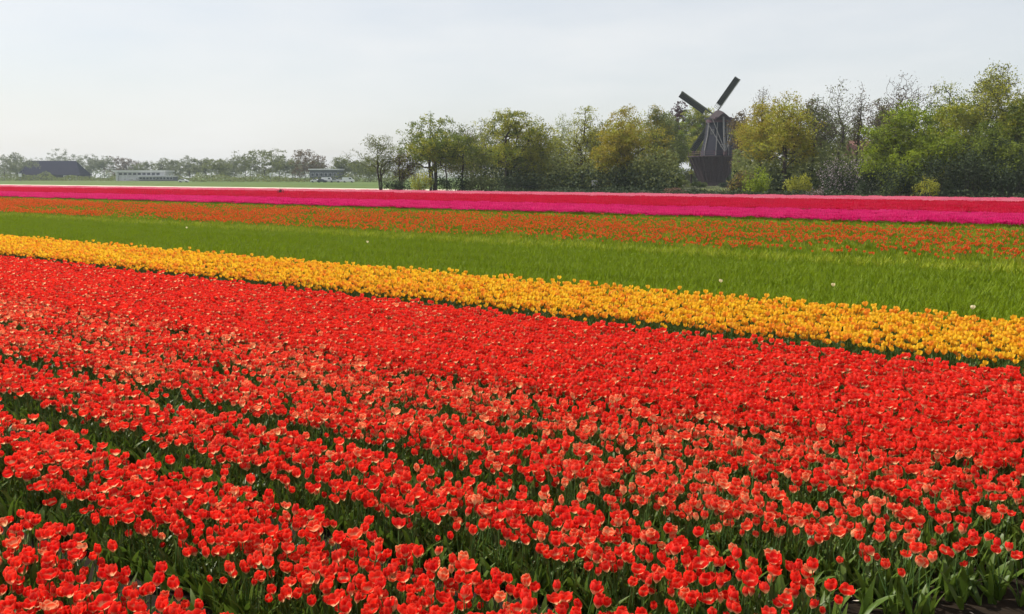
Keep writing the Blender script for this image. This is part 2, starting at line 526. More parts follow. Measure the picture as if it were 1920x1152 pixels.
# the 300 nearest in view are things of their own
cz = XYZ[:, 2] + .37 * scl
F_ = np.array([0, math.cos(PITCH), -math.sin(PITCH)]); U_ = np.array([0, math.sin(PITCH), math.cos(PITCH)])
rel = np.column_stack([XYZ[:, 0], XYZ[:, 1], cz - CAM_H])
dep = rel @ F_
pxs = 960 + 1600 * rel[:, 0] / dep; pys = 576 - 1600 * (rel @ U_) / dep
inview = (pxs > 12) & (pxs < 1908) & (pys > 0) & (pys < 1138)
order = np.argsort(np.where(inview, dep, 1e9))[:300]
mass = np.ones(n, bool); mass[order] = False
scatter('red_tulips', red_meshes, XYZ[mass], rot[mass], scl[mass], var[mass], tone[mass],
        'dense red tulips filling the wide front beds up to the yellow strip', 'tulips')
blossom_me, stem_me, leaf_me = [], [], []
for k in range(12):
    r = random.Random(700 + k); b = MB(); H, W, fl = CUPS[k // 2]
    add_blossom(b, 0, H, W, fl, 0, r.uniform(0, .22), r=r)
    blossom_me.append(b.mesh('blossom', M['red'], True))
for k, zs in enumerate((.38, .40, .42)):
    r = random.Random(800 + k); b = MB(); add_stem(b, zs, 0, r=r); stem_me.append((zs, b.mesh('stem', M['stem'], True)))
for k in range(6):
    r = random.Random(900 + k); b = MB()
    add_leaf(b, r.uniform(.21, .33), r.uniform(.014, .025), 0, r.uniform(.08, .35), r.uniform(.1, .9), 0, r=r)
    leaf_me.append(b.mesh('leaf', M['leaf'], True))
def link(o, parent=None):
    if parent is not None: o.parent = parent
    col.objects.link(o)
    return o
def bed_of(p): return 0 if p < 2.70 else 1 if p < 3.86 else 2 if p < 4.95 else 3
BED = ['corner bed at lower left', 'bed cut by bottom edge', 'bed ending at lower right', 'bed behind the bare corner']
LOOK = ['cup-shaped', 'cup-shaped', 'half-open', 'slim closed', 'wide-open', 'half-open']
def one_tulip(loc, rt, sc, k, tn, label, group, mats=None):
    t = empty('tulip', loc)
    t.rotation_euler = tuple(rt); t.scale = (sc,) * 3
    tag(t, label, 'tulip', group)
    zs, sme = stem_me[k % 3]
    link(bpy.data.objects.new('stem', sme), t)
    bl = bpy.data.objects.new('blossom', blossom_me[k] if mats is None else mats[k % len(mats)])
    bl.location = (0, 0, zs - .004); bl['tone'] = float(tn)
    link(bl, t)
    for q in range(3):
        lf = bpy.data.objects.new('leaf', leaf_me[(k * 3 + q * 2) % 6])
        lf.rotation_euler = (0, 0, k + q * 2.2 + (k % 5) * .13)
        link(lf, t)
    return t
for i in order:
    bd = bed_of(pp[i]); pale = tone[i] > .32
    lone = ss[i] < 1.15 and pp[i] < 6.2
    hue = 'pale-edged red' if pale else 'bright red'
    third = ('left', 'middle', 'right')[min(2, int(pxs[i] // 640))]
    look = LOOK[int(var[i]) // 2]
    if lone: lab = '%s %s tulip standing loosely at the thin bed end, lower right' % (look, hue)
    else: lab = '%s %s tulip, front rows of %s, %s third' % (look, hue, BED[bd], third)
    one_tulip(XYZ[i], rot[i], scl[i], int(var[i]), tone[i], lab, 'tulips at the thin bed end' if lone else 'nearest tulips, bed %s' % 'abcd'[bd])

# leafy growth in the gaps and holes of the red beds
pg, sg = plots(1.2, 7.4, 42, margin=3.6, s_min=-4.0)
k_ = sg > .25 + .85 * np.clip((6.1 - pg) / 1.15, 0, 1) + rng.normal(0, .14, len(sg)) - 5.0 * np.clip((pg - 6.0) / 1.2, 0, 1)
pg, sg = pg[k_], sg[k_]
n = len(pg)
inner_gap = np.zeros(n, bool)
for gp, hw in GAPS[:2]: inner_gap |= np.abs(pg - gp + .03) < .10
pg, sg = pg[~inner_gap], sg[~inner_gap]; n = len(pg)
scatter('tulip_leaves', [plant_mesh('leafy_plant_%d' % k, 'leaf', .27, 4, 40 + k) for k in range(6)], to_xyz(pg, sg, .004), rots(n, .15), rng.uniform(.75, 1.1, n), rng.integers(0, 6, n), np.zeros(n),
        'upright green tulip leaves and stalks between the red flowers', 'leaves')

# ---- yellow strip
py_, sy = plots(11.58, 14.62, 150, margin=4.0)
n = len(py_)
edge = np.clip(1 - (py_ - 11.58) / .8, 0, 1)
ty = np.clip((vnoise(py_, sy, .3, .8, 51) - .62) * 1.4, 0, .5) + (rng.random(n) < .22 + .25 * edge) * rng.uniform(.2, .9, n)
k_ = rng.random(n) > .06
scatter('yellow_tulips', [tulip_mesh('yellow_tulip_%d' % k, 'yellow', [(.072, .066, .15), (.068, .074, .3), (.075, .06, 0), (.07, .07, .22)][k % 4], .43 + .012 * k, 2, 200 + k) for k in range(6)],
        to_xyz(py_[k_], sy[k_], .004), rots(n, .13)[k_], rng.normal(.90, .09, n).clip(.7, 1.15)[k_], rng.integers(0, 6, n)[k_], ty.clip(0, .9)[k_],
        'yellow tulips flushed with orange in a narrow diagonal strip', 'tulips')

# ---- green strip, not yet in flower, with a paler margin along the orange strip
pg, sg = plots(14.72, 23.9, 105, margin=5.0); n = len(pg)
scatter('budding_tulips', [plant_mesh('budding_plant_%d' % k, 'greenleaf', .32, 6, 60 + k, .8) for k in range(8)], to_xyz(pg, sg, .004), rots(n, .13), rng.uniform(.8, 1.15, n) * (.86 + .28 * vnoise(pg, sg, .6, 3, 9)), rng.integers(0, 8, n), np.zeros(n),
        'deep green tulip plants without flowers beyond the yellow strip', 'tulips')
pg, sg = plots(23.9, 26.0, 50, margin=6.0); n = len(pg)
lim = [plant_mesh('lime_plant_%d' % k, 'limeleaf', .38, 6, 80 + k, 1.2) for k in range(4)] + [plant_mesh('lime_plant_%d' % k, 'greenleaf', .36, 6, 84 + k, 1.2) for k in range(4, 8)]
vv = np.where(rng.random(n) < .7 - .5 * np.abs(pg - 24.9), rng.integers(0, 4, n), rng.integers(4, 8, n))
scatter('lime_foliage', lim, to_xyz(pg, sg, .004), rots(n, .15), rng.uniform(.85, 1.15, n), vv, np.zeros(n),
        'yellowish green leaf margin between green and orange strips', 'leaves')

# ---- orange strip, flowers thin over green
pg, sg = plots(25.9, 46.0, 3.2, margin=8.0); n = len(pg)
scatter('olive_foliage', [tile_mesh('olive_tile_%d' % k, 'orange', 'greenleaf' if k % 3 else 'limeleaf', 0, 26, .62, .36, 90 + k) for k in range(6)], to_xyz(pg, sg, .004), np.column_stack([np.zeros(n), np.zeros(n), rng.uniform(0, 6.28, n)]), rng.uniform(.88, 1.12, n), rng.integers(0, 6, n), np.zeros(n),
        'green leaf cover under and behind the orange tulips', 'leaves')
po, so = plots(26.0, 43.0, 42, margin=8.0); n = len(po)
dens = np.clip((vnoise(po, so, 1.6, 4.0, 61) * .6 + vnoise(po, so, .5, .8, 62) * .55 - .30) * 1.9, 0.02, 1) * np.clip((43.0 - po) / 5.0, 0, 1) * np.clip((po - 25.9) / .8, .3, 1)
dens = np.clip(dens * (.36 + so / 230), 0, 1)
k_ = rng.random(n) < dens
po, so = po[k_], so[k_]; n = len(po)
scatter('orange_tulips', [tulip_mesh('orange_tulip_%d' % k, 'orange', [(.080, .074, .15), (.078, .082, .3), (.085, .07, 0)][k % 3], .36 + .02 * k, 0, 300 + k) for k in range(5)],
        to_xyz(po, so, .004), rots(n, .12), rng.normal(.92, .1, n).clip(.7, 1.2), rng.integers(0, 5, n), np.clip(rng.normal(.12, .2, n), 0, .8),
        'orange tulips scattered thinly in the strip beyond the green one', 'tulips')

# ---- far strips: magenta, crimson, pale pink
def far_strip(name, p0, p1, petal, dens, nf, label, seed, margin=12.0, hz=.37, tn=.1, cw=.085):
    pg, sg = plots(p0, p1, dens, margin=margin)
    w_ = .9 * vnoise(pg * 0, sg, 1, 2.5, seed + 7)
    ok = (pg > p0 + w_) & (pg < p1 - .8 * vnoise(pg * 0, sg, 1, 3.5, seed + 8)) & (rng.random(len(pg)) > .015) & (np.abs((pg - p0) % 4.2 - 2.1) > .10)
    pg, sg = pg[ok], sg[ok]; n = len(pg)
    sz = 1.12 / math.sqrt(dens)
    scatter(name, [tile_mesh('%s_tile_%d' % (name, k), petal, 'greenleaf', nf, int(nf * .55), sz, hz, seed + k, cw) for k in range(5)], to_xyz(pg, sg, .004),
            np.column_stack([np.zeros(n), np.zeros(n), rng.uniform(0, 6.28, n)]), rng.uniform(.9, 1.1, n), rng.integers(0, 5, n), np.clip(rng.normal(tn, .15, n) + (vnoise(pg, sg, 4, 9, seed) - .5) * .4, 0, .9), label, 'tulips')
far_strip('magenta_tulips', 46.0, 58.6, 'magenta', 2.2, 40, 'bright magenta tulips in the strip behind the orange ones', 400)
far_strip('crimson_tulips', 58.9, 84.5, 'crimson', 1.2, 56, 'crimson red tulips in the strip behind the magenta one', 420, cw=.1)
far_strip('pale_pink_tulips', 85.0, 98.0, 'pink', 0.8, 64, 'pale pink tulips in the last strip before the trees', 440, cw=.115)

# ---- a few stray pale tulips in the green strip
cream_me = []
for k in range(3):
    r = random.Random(760 + k); b = MB(); add_blossom(b, 0, .085, .085, .2, 0, .1, r=r); cream_me.append(b.mesh('blossom', M['cream'], True))
STRAY = [(17.6, 6.9, 'stray cream tulip in the green strip, right of the picture centre'), (18.2, 4.7, 'stray cream tulip in the green strip below the windmill'),
         (20.9, 20.8, 'stray cream tulip in the green strip, left of the picture centre'), (22.6, 33.6, 'stray cream tulip in the green strip, farthest to the left'),
         (16.4, 1.9, 'stray cream tulip in the green strip, farthest to the right')]
for q, (p_, s_, lab) in enumerate(STRAY):
    x, y = ps(p_, s_)
    one_tulip((x, y, .004), (0, 0, q), .85, q, .1, lab, 'stray pale tulips', cream_me)

# ---- bottom right corner: straw, bent leaves and fallen petals on the headland
nq = 420
cs = np.array(ps(4.75, .02)); V = []
for k in range(nq):
    c = np.array([*(cs + NV * rng.normal(0, .42) + RV * rng.normal(-.22, .13)), abs(rng.normal(.012, .012)) + .006])
    a = rng.uniform(0, 6.28); L = rng.uniform(.03, .10); w = rng.uniform(.0015, .004)
    d = np.array([math.cos(a), math.sin(a), rng.uniform(-.12, .25)]) * L; e_ = np.array([-math.sin(a), math.cos(a), 0]) * w
    V.append([c - d - e_, c - d + e_, c + d + e_, c + d - e_])
V = np.array(V); V[:, :, 2] = np.maximum(V[:, :, 2], .006)
o = bpy.data.objects.new('straw', quad_mesh('straw', V, rng.random(nq), M['straw'])); col.objects.link(o)
tag(o, 'dry pale straw lying at the lower right corner', 'straw', kind='stuff')
V = []
for k in range(260):
    p_, s_ = rng.uniform(2.4, 6.0), rng.uniform(.0, 5.5)
    if k % 2: p_, s_ = rng.uniform(3.7, 5.3), rng.uniform(.1, 2.2)
    c = np.array([*ps(p_, s_), rng.uniform(.012, .05)]); a = rng.uniform(0, 6.28); L, w = rng.uniform(.012, .026), rng.uniform(.008, .014)
    d = np.array([math.cos(a), math.sin(a), rng.uniform(-.3, .3)]) * L; e_ = np.array([-math.sin(a), math.cos(a), rng.uniform(-.3, .3)]) * w
    V.append([c - d, c - d * .2 + e_, c + d, c - d * .2 - e_])
fm = leaf_mat('fallen_petal', (0.75, 0.66, 0.52), (0.82, 0.76, 0.66), 0.2, (0.7, 0.4, 0.3))
o = bpy.data.objects.new('fallen_petals', quad_mesh('fallen_petals', np.array(V), rng.random(len(V)), fm)); col.objects.link(o)
tag(o, 'pale fallen petals scattered on the soil between the tulips', 'petals', kind='stuff')

# ================================================================== trees
LEAF = {}
def lm(key, a, b, tr=0.35): LEAF[key] = leaf_mat('leaf_' + key, a, b, tr, None, 0.6, 0.15)
lm('green', (0.070, 0.105, 0.012), (0.215, 0.265, 0.036), .5)
lm('yellowgreen', (0.150, 0.165, 0.014), (0.390, 0.390, 0.045), .5)
lm('ochre', (0.170, 0.140, 0.016), (0.400, 0.330, 0.040), .5)
lm('greygreen', (0.066, 0.088, 0.025), (0.190, 0.212, 0.062), .45)
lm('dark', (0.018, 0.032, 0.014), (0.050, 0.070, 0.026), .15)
lm('bright', (0.110, 0.170, 0.010), (0.310, 0.380, 0.025), .45)
lm('brown', (0.080, 0.058, 0.034), (0.170, 0.125, 0.065))
lm('pale', (0.150, 0.180, 0.070), (0.380, 0.420, 0.180), .45)
lm('purple', (0.040, 0.014, 0.018), (0.085, 0.030, 0.032))
lm('blossom', (0.30, 0.24, 0.27), (0.55, 0.46, 0.50))
lm('rose', (0.22, 0.07, 0.08), (0.50, 0.22, 0.22))
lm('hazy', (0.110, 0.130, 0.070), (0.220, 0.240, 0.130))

def tubes(segs, k=4):
    """segs: list of (a, b, ra, rb) -> one open mesh of tapered tubes"""
    A = np.array([s[0] for s in segs]); B = np.array([s[1] for s in segs])
    ra = np.array([s[2] for s in segs]); rb = np.array([s[3] for s in segs])
    D = B - A; L = np.linalg.norm(D, axis=1, keepdims=True); D = D / np.maximum(L, 1e-6)
    ref = np.where(np.abs(D[:, 2:3]) > .9, np.array([[1., 0, 0]]), np.array([[0, 0, 1.]]))
    X = np.cross(D, ref); X /= np.maximum(np.linalg.norm(X, axis=1, keepdims=True), 1e-6); Y = np.cross(D, X)
    ang = np.arange(k) * 2 * math.pi / k
    ring = X[:, None, :] * np.cos(ang)[None, :, None] + Y[:, None, :] * np.sin(ang)[None, :, None]
    VA = A[:, None, :] + ring * ra[:, None, None]; VB = B[:, None, :] + ring * rb[:, None, None]
    V = np.concatenate([VA, VB], axis=1)            # n, 2k, 3
    n = len(segs)
    base = np.arange(n)[:, None] * 2 * k
    F = np.concatenate([np.stack([base[:, 0] + j, base[:, 0] + (j + 1) % k, base[:, 0] + k + (j + 1) % k, base[:, 0] + k + j], axis=1)[:, None, :] for j in range(k)], axis=1).reshape(-1, 4)
    return V.reshape(-1, 3), F
def tube_obj(name, segs, mat, parent, k=4):
    V, F = tubes(segs, k)
    me = bpy.data.meshes.new(name)
    me.vertices.add(len(V)); me.loops.add(F.size); me.polygons.add(len(F))
    me.vertices.foreach_set('co', V.reshape(-1).astype(np.float32))
    me.loops.foreach_set('vertex_index', F.reshape(-1).astype(np.int32))
    me.polygons.foreach_set('loop_start', np.arange(0, F.size, 4, dtype=np.int32)); me.polygons.foreach_set('loop_total', np.full(len(F), 4, dtype=np.int32))
    me.polygons.foreach_set('use_smooth', np.ones(len(F), dtype=bool))
    me.materials.append(mat); me.update(); me.validate()
    o = bpy.data.objects.new(name, me); o.parent = parent; col.objects.link(o)
    return o
def leaf_quads(C, size, r_, droop=.0):
    n = len(C)
    nrm = r_.normal(0, 1, (n, 3)); nrm[:, 2] += .5
    nrm /= np.linalg.norm(nrm, axis=1, keepdims=True)
    t = np.cross(nrm, r_.normal(0, 1, (n, 3))); t /= np.maximum(np.linalg.norm(t, axis=1, keepdims=True), 1e-6)
    b = np.cross(nrm, t)
    L = size * r_.uniform(.6, 1.3, n)[:, None]; W = L * r_.uniform(.5, .8, n)[:, None]
    return np.stack([C - t * L, C + b * W - t * L * .1, C + t * L, C - b * W - t * L * .1], axis=1)

def tree(name, label, cat, px, Y, top, wpx, leaf=('green',), dens=1.0, cb=.25, seed=1, tips=170, leaf_n=26, size=.17, bark='bark', stems=1, lean=0.0, rad=None, group=None, spread=.55, shape=1.0, depth=None, twig=.012, lob=9):
    """trunk with limbs grown towards tips spread through an uneven, many-lobed crown; leaves cluster round the tips"""
    r_ = np.random.default_rng(seed)
    x0, y0 = at(px, Y)
    H = zat(top, Y)
    Wd = wpx / FEFF * Y / 2 * 1.2
    Dp = (depth or Wd)
    root = empty(name, (x0, y0, 0)); tag(root, label, cat, group)
    zb = H * cb * (1.0 if dens < .45 else .75)
    cz, hz = (H + zb) / 2, (H - zb) / 2
    # lobes inside the crown envelope
    lobes = []
    for k in range(lob):
        v = r_.normal(0, 1, 3); v /= np.linalg.norm(v); q = r_.uniform(.25, .72)
        w = (1 - .35 * max(0, v[2]) * shape)
        lobes.append((np.array([v[0] * Wd * q * w, v[1] * Dp * q * w, cz + v[2] * hz * q]), r_.uniform(.30, .48)))
    lobes.append((np.array([0, 0, cz + hz * .62]), .36)); lobes.append((np.array([0, 0, cz]), .5))
    T = []
    tips = int(tips * 1.6); leaf_n = leaf_n * 1.75; size = size * .86; bare = dens < .2
    while len(T) < tips:
        c, q = lobes[r_.integers(len(lobes))]
        v = r_.normal(0, 1, 3); v /= np.linalg.norm(v); rr = r_.random() ** .45
        pnt = c + v * rr * q * np.array([Wd, Dp, hz])
        if pnt[2] > zb * .7 and pnt[2] < H: T.append(pnt)
    T = np.array(T)
    T[:, 0] *= Wd * .93 / np.percentile(np.abs(T[:, 0]), 97); T[:, 1] *= Dp * .93 / np.percentile(np.abs(T[:, 1]), 97)
    T[:, 0] += lean * T[:, 2]
    # stretch so that the crown truly reaches its height
    T[:, 2] = zb + (T[:, 2] - zb) * (H - zb) / max(.1, T[:, 2].max() - zb) if T[:, 2].max() > zb else T[:, 2]
    nodes, par = [], []
    def addn(pn, pa):
        nodes.append(np.asarray(pn, float)); par.append(pa); return len(nodes) - 1
    for st in range(stems):
        ox = (st - (stems - 1) / 2) * Wd * .22
        last = addn((ox * .3, 0, -.05), -1)
        ang = r_.uniform(-.12, .12) + (st - (stems - 1) / 2) * .12
        hh = H * ((.5 if bare else .66) if stems == 1 else r_.uniform(.5, .68))
        for j in range(1, 9):
            q = j / 8
            last = addn((ox * .3 + (ang * hh * q * .5) + lean * hh * q + r_.normal(0, .012) * H * q, r_.normal(0, .012) * H * q + (r_.uniform(-.05, .05) * hh * q if stems > 1 else 0), hh * q), last)
    order_ = np.argsort(np.hypot(T[:, 0] - lean * T[:, 2], T[:, 1]) + .25 * np.abs(T[:, 2] - cz))
    tip_idx = []
    for i in order_:
        tp = T[i]
        Nn = np.array(nodes)
        dd = np.linalg.norm(Nn - tp, axis=1) + 1.3 * np.maximum(0, Nn[:, 2] - tp[2] + .25 * np.linalg.norm(Nn[:, :2] - tp[:2], axis=1)) + 3.0 * (Nn[:, 2] < zb * .55)
        j = int(np.argmin(dd)); a = nodes[j]
        L = np.linalg.norm(tp - a)
        m1 = a * .66 + tp * .34 + r_.normal(0, .05, 3) * L + np.array([0, 0, .04 * L]); m2 = a * .33 + tp * .67 + r_.normal(0, .05, 3) * L + np.array([0, 0, .03 * L])
        i1 = addn(m1, j); i2 = addn(m2, i1); tip_idx.append(addn(tp, i2))
    cnt = np.zeros(len(nodes))
    for i in tip_idx: cnt[i] = 1
    for i in range(len(nodes) - 1, -1, -1):
        if par[i] >= 0: cnt[par[i]] += max(cnt[i], .2)
    rb = (rad or H * .013) / math.sqrt(max(cnt[0], 1) / stems)
    rads = np.maximum(twig, rb * np.sqrt(np.maximum(cnt, .3)))
    segs, tw = [], []
    for i in range(len(nodes)):
        if par[i] >= 0:
            (segs if cnt[i] > 2.5 else tw).append((nodes[par[i]], nodes[i], min(rads[par[i]], rads[i] * 1.7), rads[i]))
    tube_obj('trunk', segs + tw, M[bark], root, 4)
    if leaf and dens > 0:
        groups = [[] for _ in leaf]; tints = [[] for _ in leaf]
        tip_mat = r_.choice(len(leaf), len(T), p=np.array([.68, .32])[:len(leaf)] / np.array([.68, .32])[:len(leaf)].sum())
        for i in range(len(T)):
            k = r_.poisson(leaf_n * dens)
            if k == 0: continue
            sg_ = spread * r_.uniform(.6, 1.3)
            C = r_.normal(0, 1, (k, 3)); C *= (r_.random((k, 1)) ** .5 * 1.6) / np.linalg.norm(C, axis=1, keepdims=True)
            C = T[i] + C * np.array([sg_, sg_, sg_ * .8])
            # some leaves back along the twig
            pa = nodes[par[tip_idx[0]]] if False else T[i] * .8 + np.array([lean * T[i][2], 0, T[i][2] * .96]) * .2
            mid = r_.random(k) < .3
            C[mid] += (pa - T[i]) * r_.random((mid.sum(), 1))
            C[:, 2] = np.maximum(C[:, 2], .1)
            groups[tip_mat[i]].append(C); tints[tip_mat[i]].append(np.clip(r_.normal(r_.uniform(.2, .8), .18, k), 0, 1))
        crown = None
        for q, key in enumerate(leaf):
            if not groups[q]: continue
            C = np.vstack(groups[q]); me = quad_mesh('crown', leaf_quads(C, size, r_), np.concatenate(tints[q]), LEAF[key])
            o = bpy.data.objects.new('crown', me); o.parent = root; col.objects.link(o)
    return root
def shrub(name, label, px, Y, top, wpx, leaf, seed, n=2600, size=.12, cat='shrub', group=None, depth=None, base=0.0):
    """bush: stems fanning out of the ground and leaves in lumpy mounds"""
    r_ = np.random.default_rng(seed)
    x0, y0 = at(px, Y); H = zat(top, Y); Wd = wpx / FEFF * Y / 2; Dp = depth or Wd * .8
    root = empty(name, (x0, y0, 0)); tag(root, label, cat, group)
    k = 14
    C0 = np.column_stack([r_.uniform(-.75, .75, k) * Wd, r_.uniform(-.75, .75, k) * Dp, r_.uniform(.15, .72, k) * H])
    C0[:, 2] *= np.sqrt(np.clip(1.15 - (C0[:, 0] / Wd) ** 2, .2, 1))
    segs = []
    for c in C0:
        b0 = np.array([c[0] * .25, c[1] * .25, 0]); m = (b0 + c) / 2 + r_.normal(0, .04, 3) * H
        segs += [(b0, m, .05, .035), (m, c, .035, .015)]
    tube_obj('stem', segs, M['bark'], root, 3)
    keys = leaf if isinstance(leaf, tuple) else (leaf,)
    for q, key in enumerate(keys):
        nn = n if q == 0 else n // 3
        which = r_.integers(0, k, nn)
        v = r_.normal(0, 1, (nn, 3)); v /= np.linalg.norm(v, axis=1, keepdims=True)
        rr = r_.random(nn)[:, None] ** .4 * (1.0 if q == 0 else 1.06)
        C = C0[which] + v * rr * np.array([Wd * .42, Dp * .42, H * .30]) * r_.uniform(.75, 1.1, (nn, 1))
        C[:, 2] = np.clip(C[:, 2], .05, H)
        tint = np.clip(r_.uniform(.1, .9, k)[which] + r_.normal(0, .18, nn), 0, 1)
        o = bpy.data.objects.new('foliage' if q == 0 else 'blossom', quad_mesh('foliage', leaf_quads(C, size, r_), tint, LEAF[key])); o.parent = root; col.objects.link(o)
    return root

# ---- the row of trees at the end of the field, left to right
T_ = tree
T_('tree', 'small thin dark tree with leaning trunk at the left end of the tree row', 'tree', 714, 147, 256, 78, ('greygreen',), .35, .2, 1, 220, 22, .13, lean=-.05, stems=2)
T_('tree', 'low brownish tree right beside the thin dark tree at the row end', 'tree', 752, 146, 288, 52, ('brown', 'yellowgreen'), .5, .1, 2, 120, 22, .13, stems=2)
T_('tree', 'full green round-topped tree, first tall one from the left in the row', 'tree', 812, 143, 214, 112, ('green', 'yellowgreen'), .95, .14, 3, 240, 26, .15, stems=3, lean=-.02, rad=.14)
T_('tree', 'slim greyish green tree just right of the round green tree', 'tree', 866, 146, 232, 66, ('greygreen', 'green'), .55, .15, 4, 170, 22, .14)
T_('tree', 'slender see-through tree left of the broad yellow-topped tree', 'tree', 902, 152, 226, 60, ('greygreen', 'yellowgreen'), .5, .15, 5, 150, 20, .14)
T_('tree', 'broad tree with yellow-green top in the middle of the left row', 'tree', 952, 141, 206, 132, ('yellowgreen', 'green'), .95, .16, 6, 270, 26, .15, stems=2)
T_('tree', 'leafy tree with an arching right side beside the broad yellow-topped one', 'tree', 1012, 145, 222, 66, ('yellowgreen', 'greygreen'), .7, .2, 7, 150, 24, .14)
T_('tree', 'pale airy tree with thin trunk showing much sky', 'tree', 1056, 150, 214, 50, ('pale',), .5, .18, 8, 130, 20, .13, bark='bark_grey')
T_('tree', 'tall light green tree with several upright trunks', 'tree', 1096, 138, 202, 80, ('yellowgreen', 'pale'), .6, .2, 9, 200, 22, .14, stems=3)
T_('tree', 'broad ochre and yellow-green tree left of the windmill', 'tree', 1172, 134, 203, 108, ('ochre', 'yellowgreen'), .95, .16, 10, 250, 26, .15, stems=2)
T_('tree', 'greyish brown budding tree between the ochre tree and the windmill', 'tree', 1228, 142, 200, 74, ('greygreen', 'ochre'), .75, .2, 11, 190, 24, .14)
T_('tree', 'dark purple-leaved tree top peeping over the trees left of the windmill', 'tree', 1268, 262, 192, 40, ('purple',), .9, .3, 12, 110, 24, .26)
T_('tree', 'bright yellow-green tree right behind the left sail of the windmill', 'tree', 1296, 258, 200, 76, ('yellowgreen', 'bright'), 1.1, .04, 13, 260, 30, .26, spread=.9)
T_('tree', 'dark green tree standing behind the windmill body', 'tree', 1356, 264, 222, 76, ('greygreen', 'green'), 1.1, .02, 14, 240, 30, .26, spread=.9)
T_('tree', 'dense dark green tree left of the windmill foot, reaching to the ground', 'tree', 1247, 205, 214, 58, ('green', 'greygreen'), 1.1, .03, 141, 240, 30, .22, spread=.8)
T_('tree', 'ochre-brown tree just right of the windmill', 'tree', 1424, 126, 188, 76, ('ochre', 'yellowgreen'), .9, .18, 15, 220, 26, .14)
T_('tree', 'thin bare tree top rising above the ochre tree beside the windmill', 'tree', 1424, 150, 166, 56, ('brown',), .08, .35, 16, 289, 18, .12, bark='bark_grey', twig=.022)
T_('tree', 'tall yellow-green tree with straight dark trunk right of the ochre tree', 'tree', 1472, 116, 176, 96, ('yellowgreen', 'ochre'), .72, .26, 17, 230, 24, .14, rad=.30)
T_('tree', 'grey-green tree between the yellow-green tree and the tall bare one', 'tree', 1521, 124, 184, 66, ('greygreen', 'brown'), .6, .2, 18, 190, 22, .14)
T_('tree', 'tall bare tree with a fan of fine twigs above a grey-green understorey', 'tree', 1566, 120, 150, 82, ('greygreen',), .06, .36, 19, 510, 18, .12, bark='bark_grey', rad=.2, twig=.022)
T_('tree', 'very narrow bare pole-like tree', 'tree', 1607, 118, 153, 28, ('brown',), .12, .25, 20, 187, 16, .11, rad=.2, twig=.022)
T_('tree', 'rounded brown-green tree left of the big bare tree', 'tree', 1642, 128, 188, 60, ('brown', 'greygreen'), .8, .15, 21, 170, 26, .14)
T_('tree', 'big bare tree with wide open crown against the sky', 'tree', 1682, 118, 138, 98, ('brown',), .05, .32, 22, 561, 18, .12, rad=.30, twig=.022)
T_('tree', 'bright green leafy tree left of the dark evergreen thicket', 'tree', 1700, 101, 196, 128, ('bright', 'green'), 1.1, .08, 23, 280, 30, .14, stems=2)
T_('tree', 'slim tree with small round top rising above the bright green one', 'tree', 1768, 112, 152, 66, ('green', 'yellowgreen'), .42, .48, 24, 150, 20, .13, rad=.2)
T_('tree', 'yellow-green tree below the slim round-topped tree', 'tree', 1788, 103, 198, 100, ('yellowgreen', 'green'), .95, .1, 25, 220, 28, .14)
T_('tree', 'tallest tree of the picture, fine-branched with a sparse green crown', 'tree', 1858, 104, 122, 116, ('yellowgreen', 'greygreen'), .38, .36, 26, 578, 20, .13, rad=.26, twig=.022)
T_('tree', 'leafy green tree cut by the right edge of the picture', 'tree', 1914, 100, 168, 84, ('green', 'yellowgreen'), .8, .12, 27, 220, 26, .14)
T_('tree', 'dim green tree filling the gap below the tallest tree', 'tree', 1846, 98, 232, 110, ('green', 'dark'), .95, .05, 28, 220, 28, .14)

# ---- bushes along the foot of the trees
S_ = shrub
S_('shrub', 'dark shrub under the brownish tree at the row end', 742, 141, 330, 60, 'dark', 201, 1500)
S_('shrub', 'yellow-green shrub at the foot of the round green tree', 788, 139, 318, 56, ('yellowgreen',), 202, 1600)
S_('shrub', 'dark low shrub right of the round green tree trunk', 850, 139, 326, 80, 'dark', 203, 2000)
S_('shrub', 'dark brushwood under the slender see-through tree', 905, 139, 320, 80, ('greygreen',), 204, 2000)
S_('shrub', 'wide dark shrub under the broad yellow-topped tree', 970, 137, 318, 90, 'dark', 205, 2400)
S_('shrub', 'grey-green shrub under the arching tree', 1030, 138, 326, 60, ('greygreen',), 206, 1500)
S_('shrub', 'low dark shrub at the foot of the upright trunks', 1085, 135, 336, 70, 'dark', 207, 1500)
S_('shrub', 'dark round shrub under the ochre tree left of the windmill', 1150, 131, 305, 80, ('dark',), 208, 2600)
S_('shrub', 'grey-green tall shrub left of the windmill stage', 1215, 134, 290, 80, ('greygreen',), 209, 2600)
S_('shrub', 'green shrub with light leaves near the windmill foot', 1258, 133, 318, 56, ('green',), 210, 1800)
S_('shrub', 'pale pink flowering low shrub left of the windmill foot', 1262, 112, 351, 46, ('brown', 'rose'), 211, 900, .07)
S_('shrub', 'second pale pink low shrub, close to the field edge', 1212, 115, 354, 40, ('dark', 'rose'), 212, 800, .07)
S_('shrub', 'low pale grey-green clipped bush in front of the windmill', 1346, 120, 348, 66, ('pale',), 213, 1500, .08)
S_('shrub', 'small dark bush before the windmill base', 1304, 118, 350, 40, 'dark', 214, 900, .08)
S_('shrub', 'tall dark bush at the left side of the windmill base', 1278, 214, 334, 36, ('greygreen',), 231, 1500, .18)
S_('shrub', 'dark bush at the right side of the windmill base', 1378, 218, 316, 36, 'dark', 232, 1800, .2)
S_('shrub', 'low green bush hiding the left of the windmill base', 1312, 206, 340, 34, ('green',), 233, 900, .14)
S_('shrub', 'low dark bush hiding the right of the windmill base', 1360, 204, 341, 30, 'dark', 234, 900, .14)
S_('shrub', 'grey-green bush behind the left foot of the windmill', 1290, 262, 314, 58, ('greygreen', ), 235, 2600, .24)
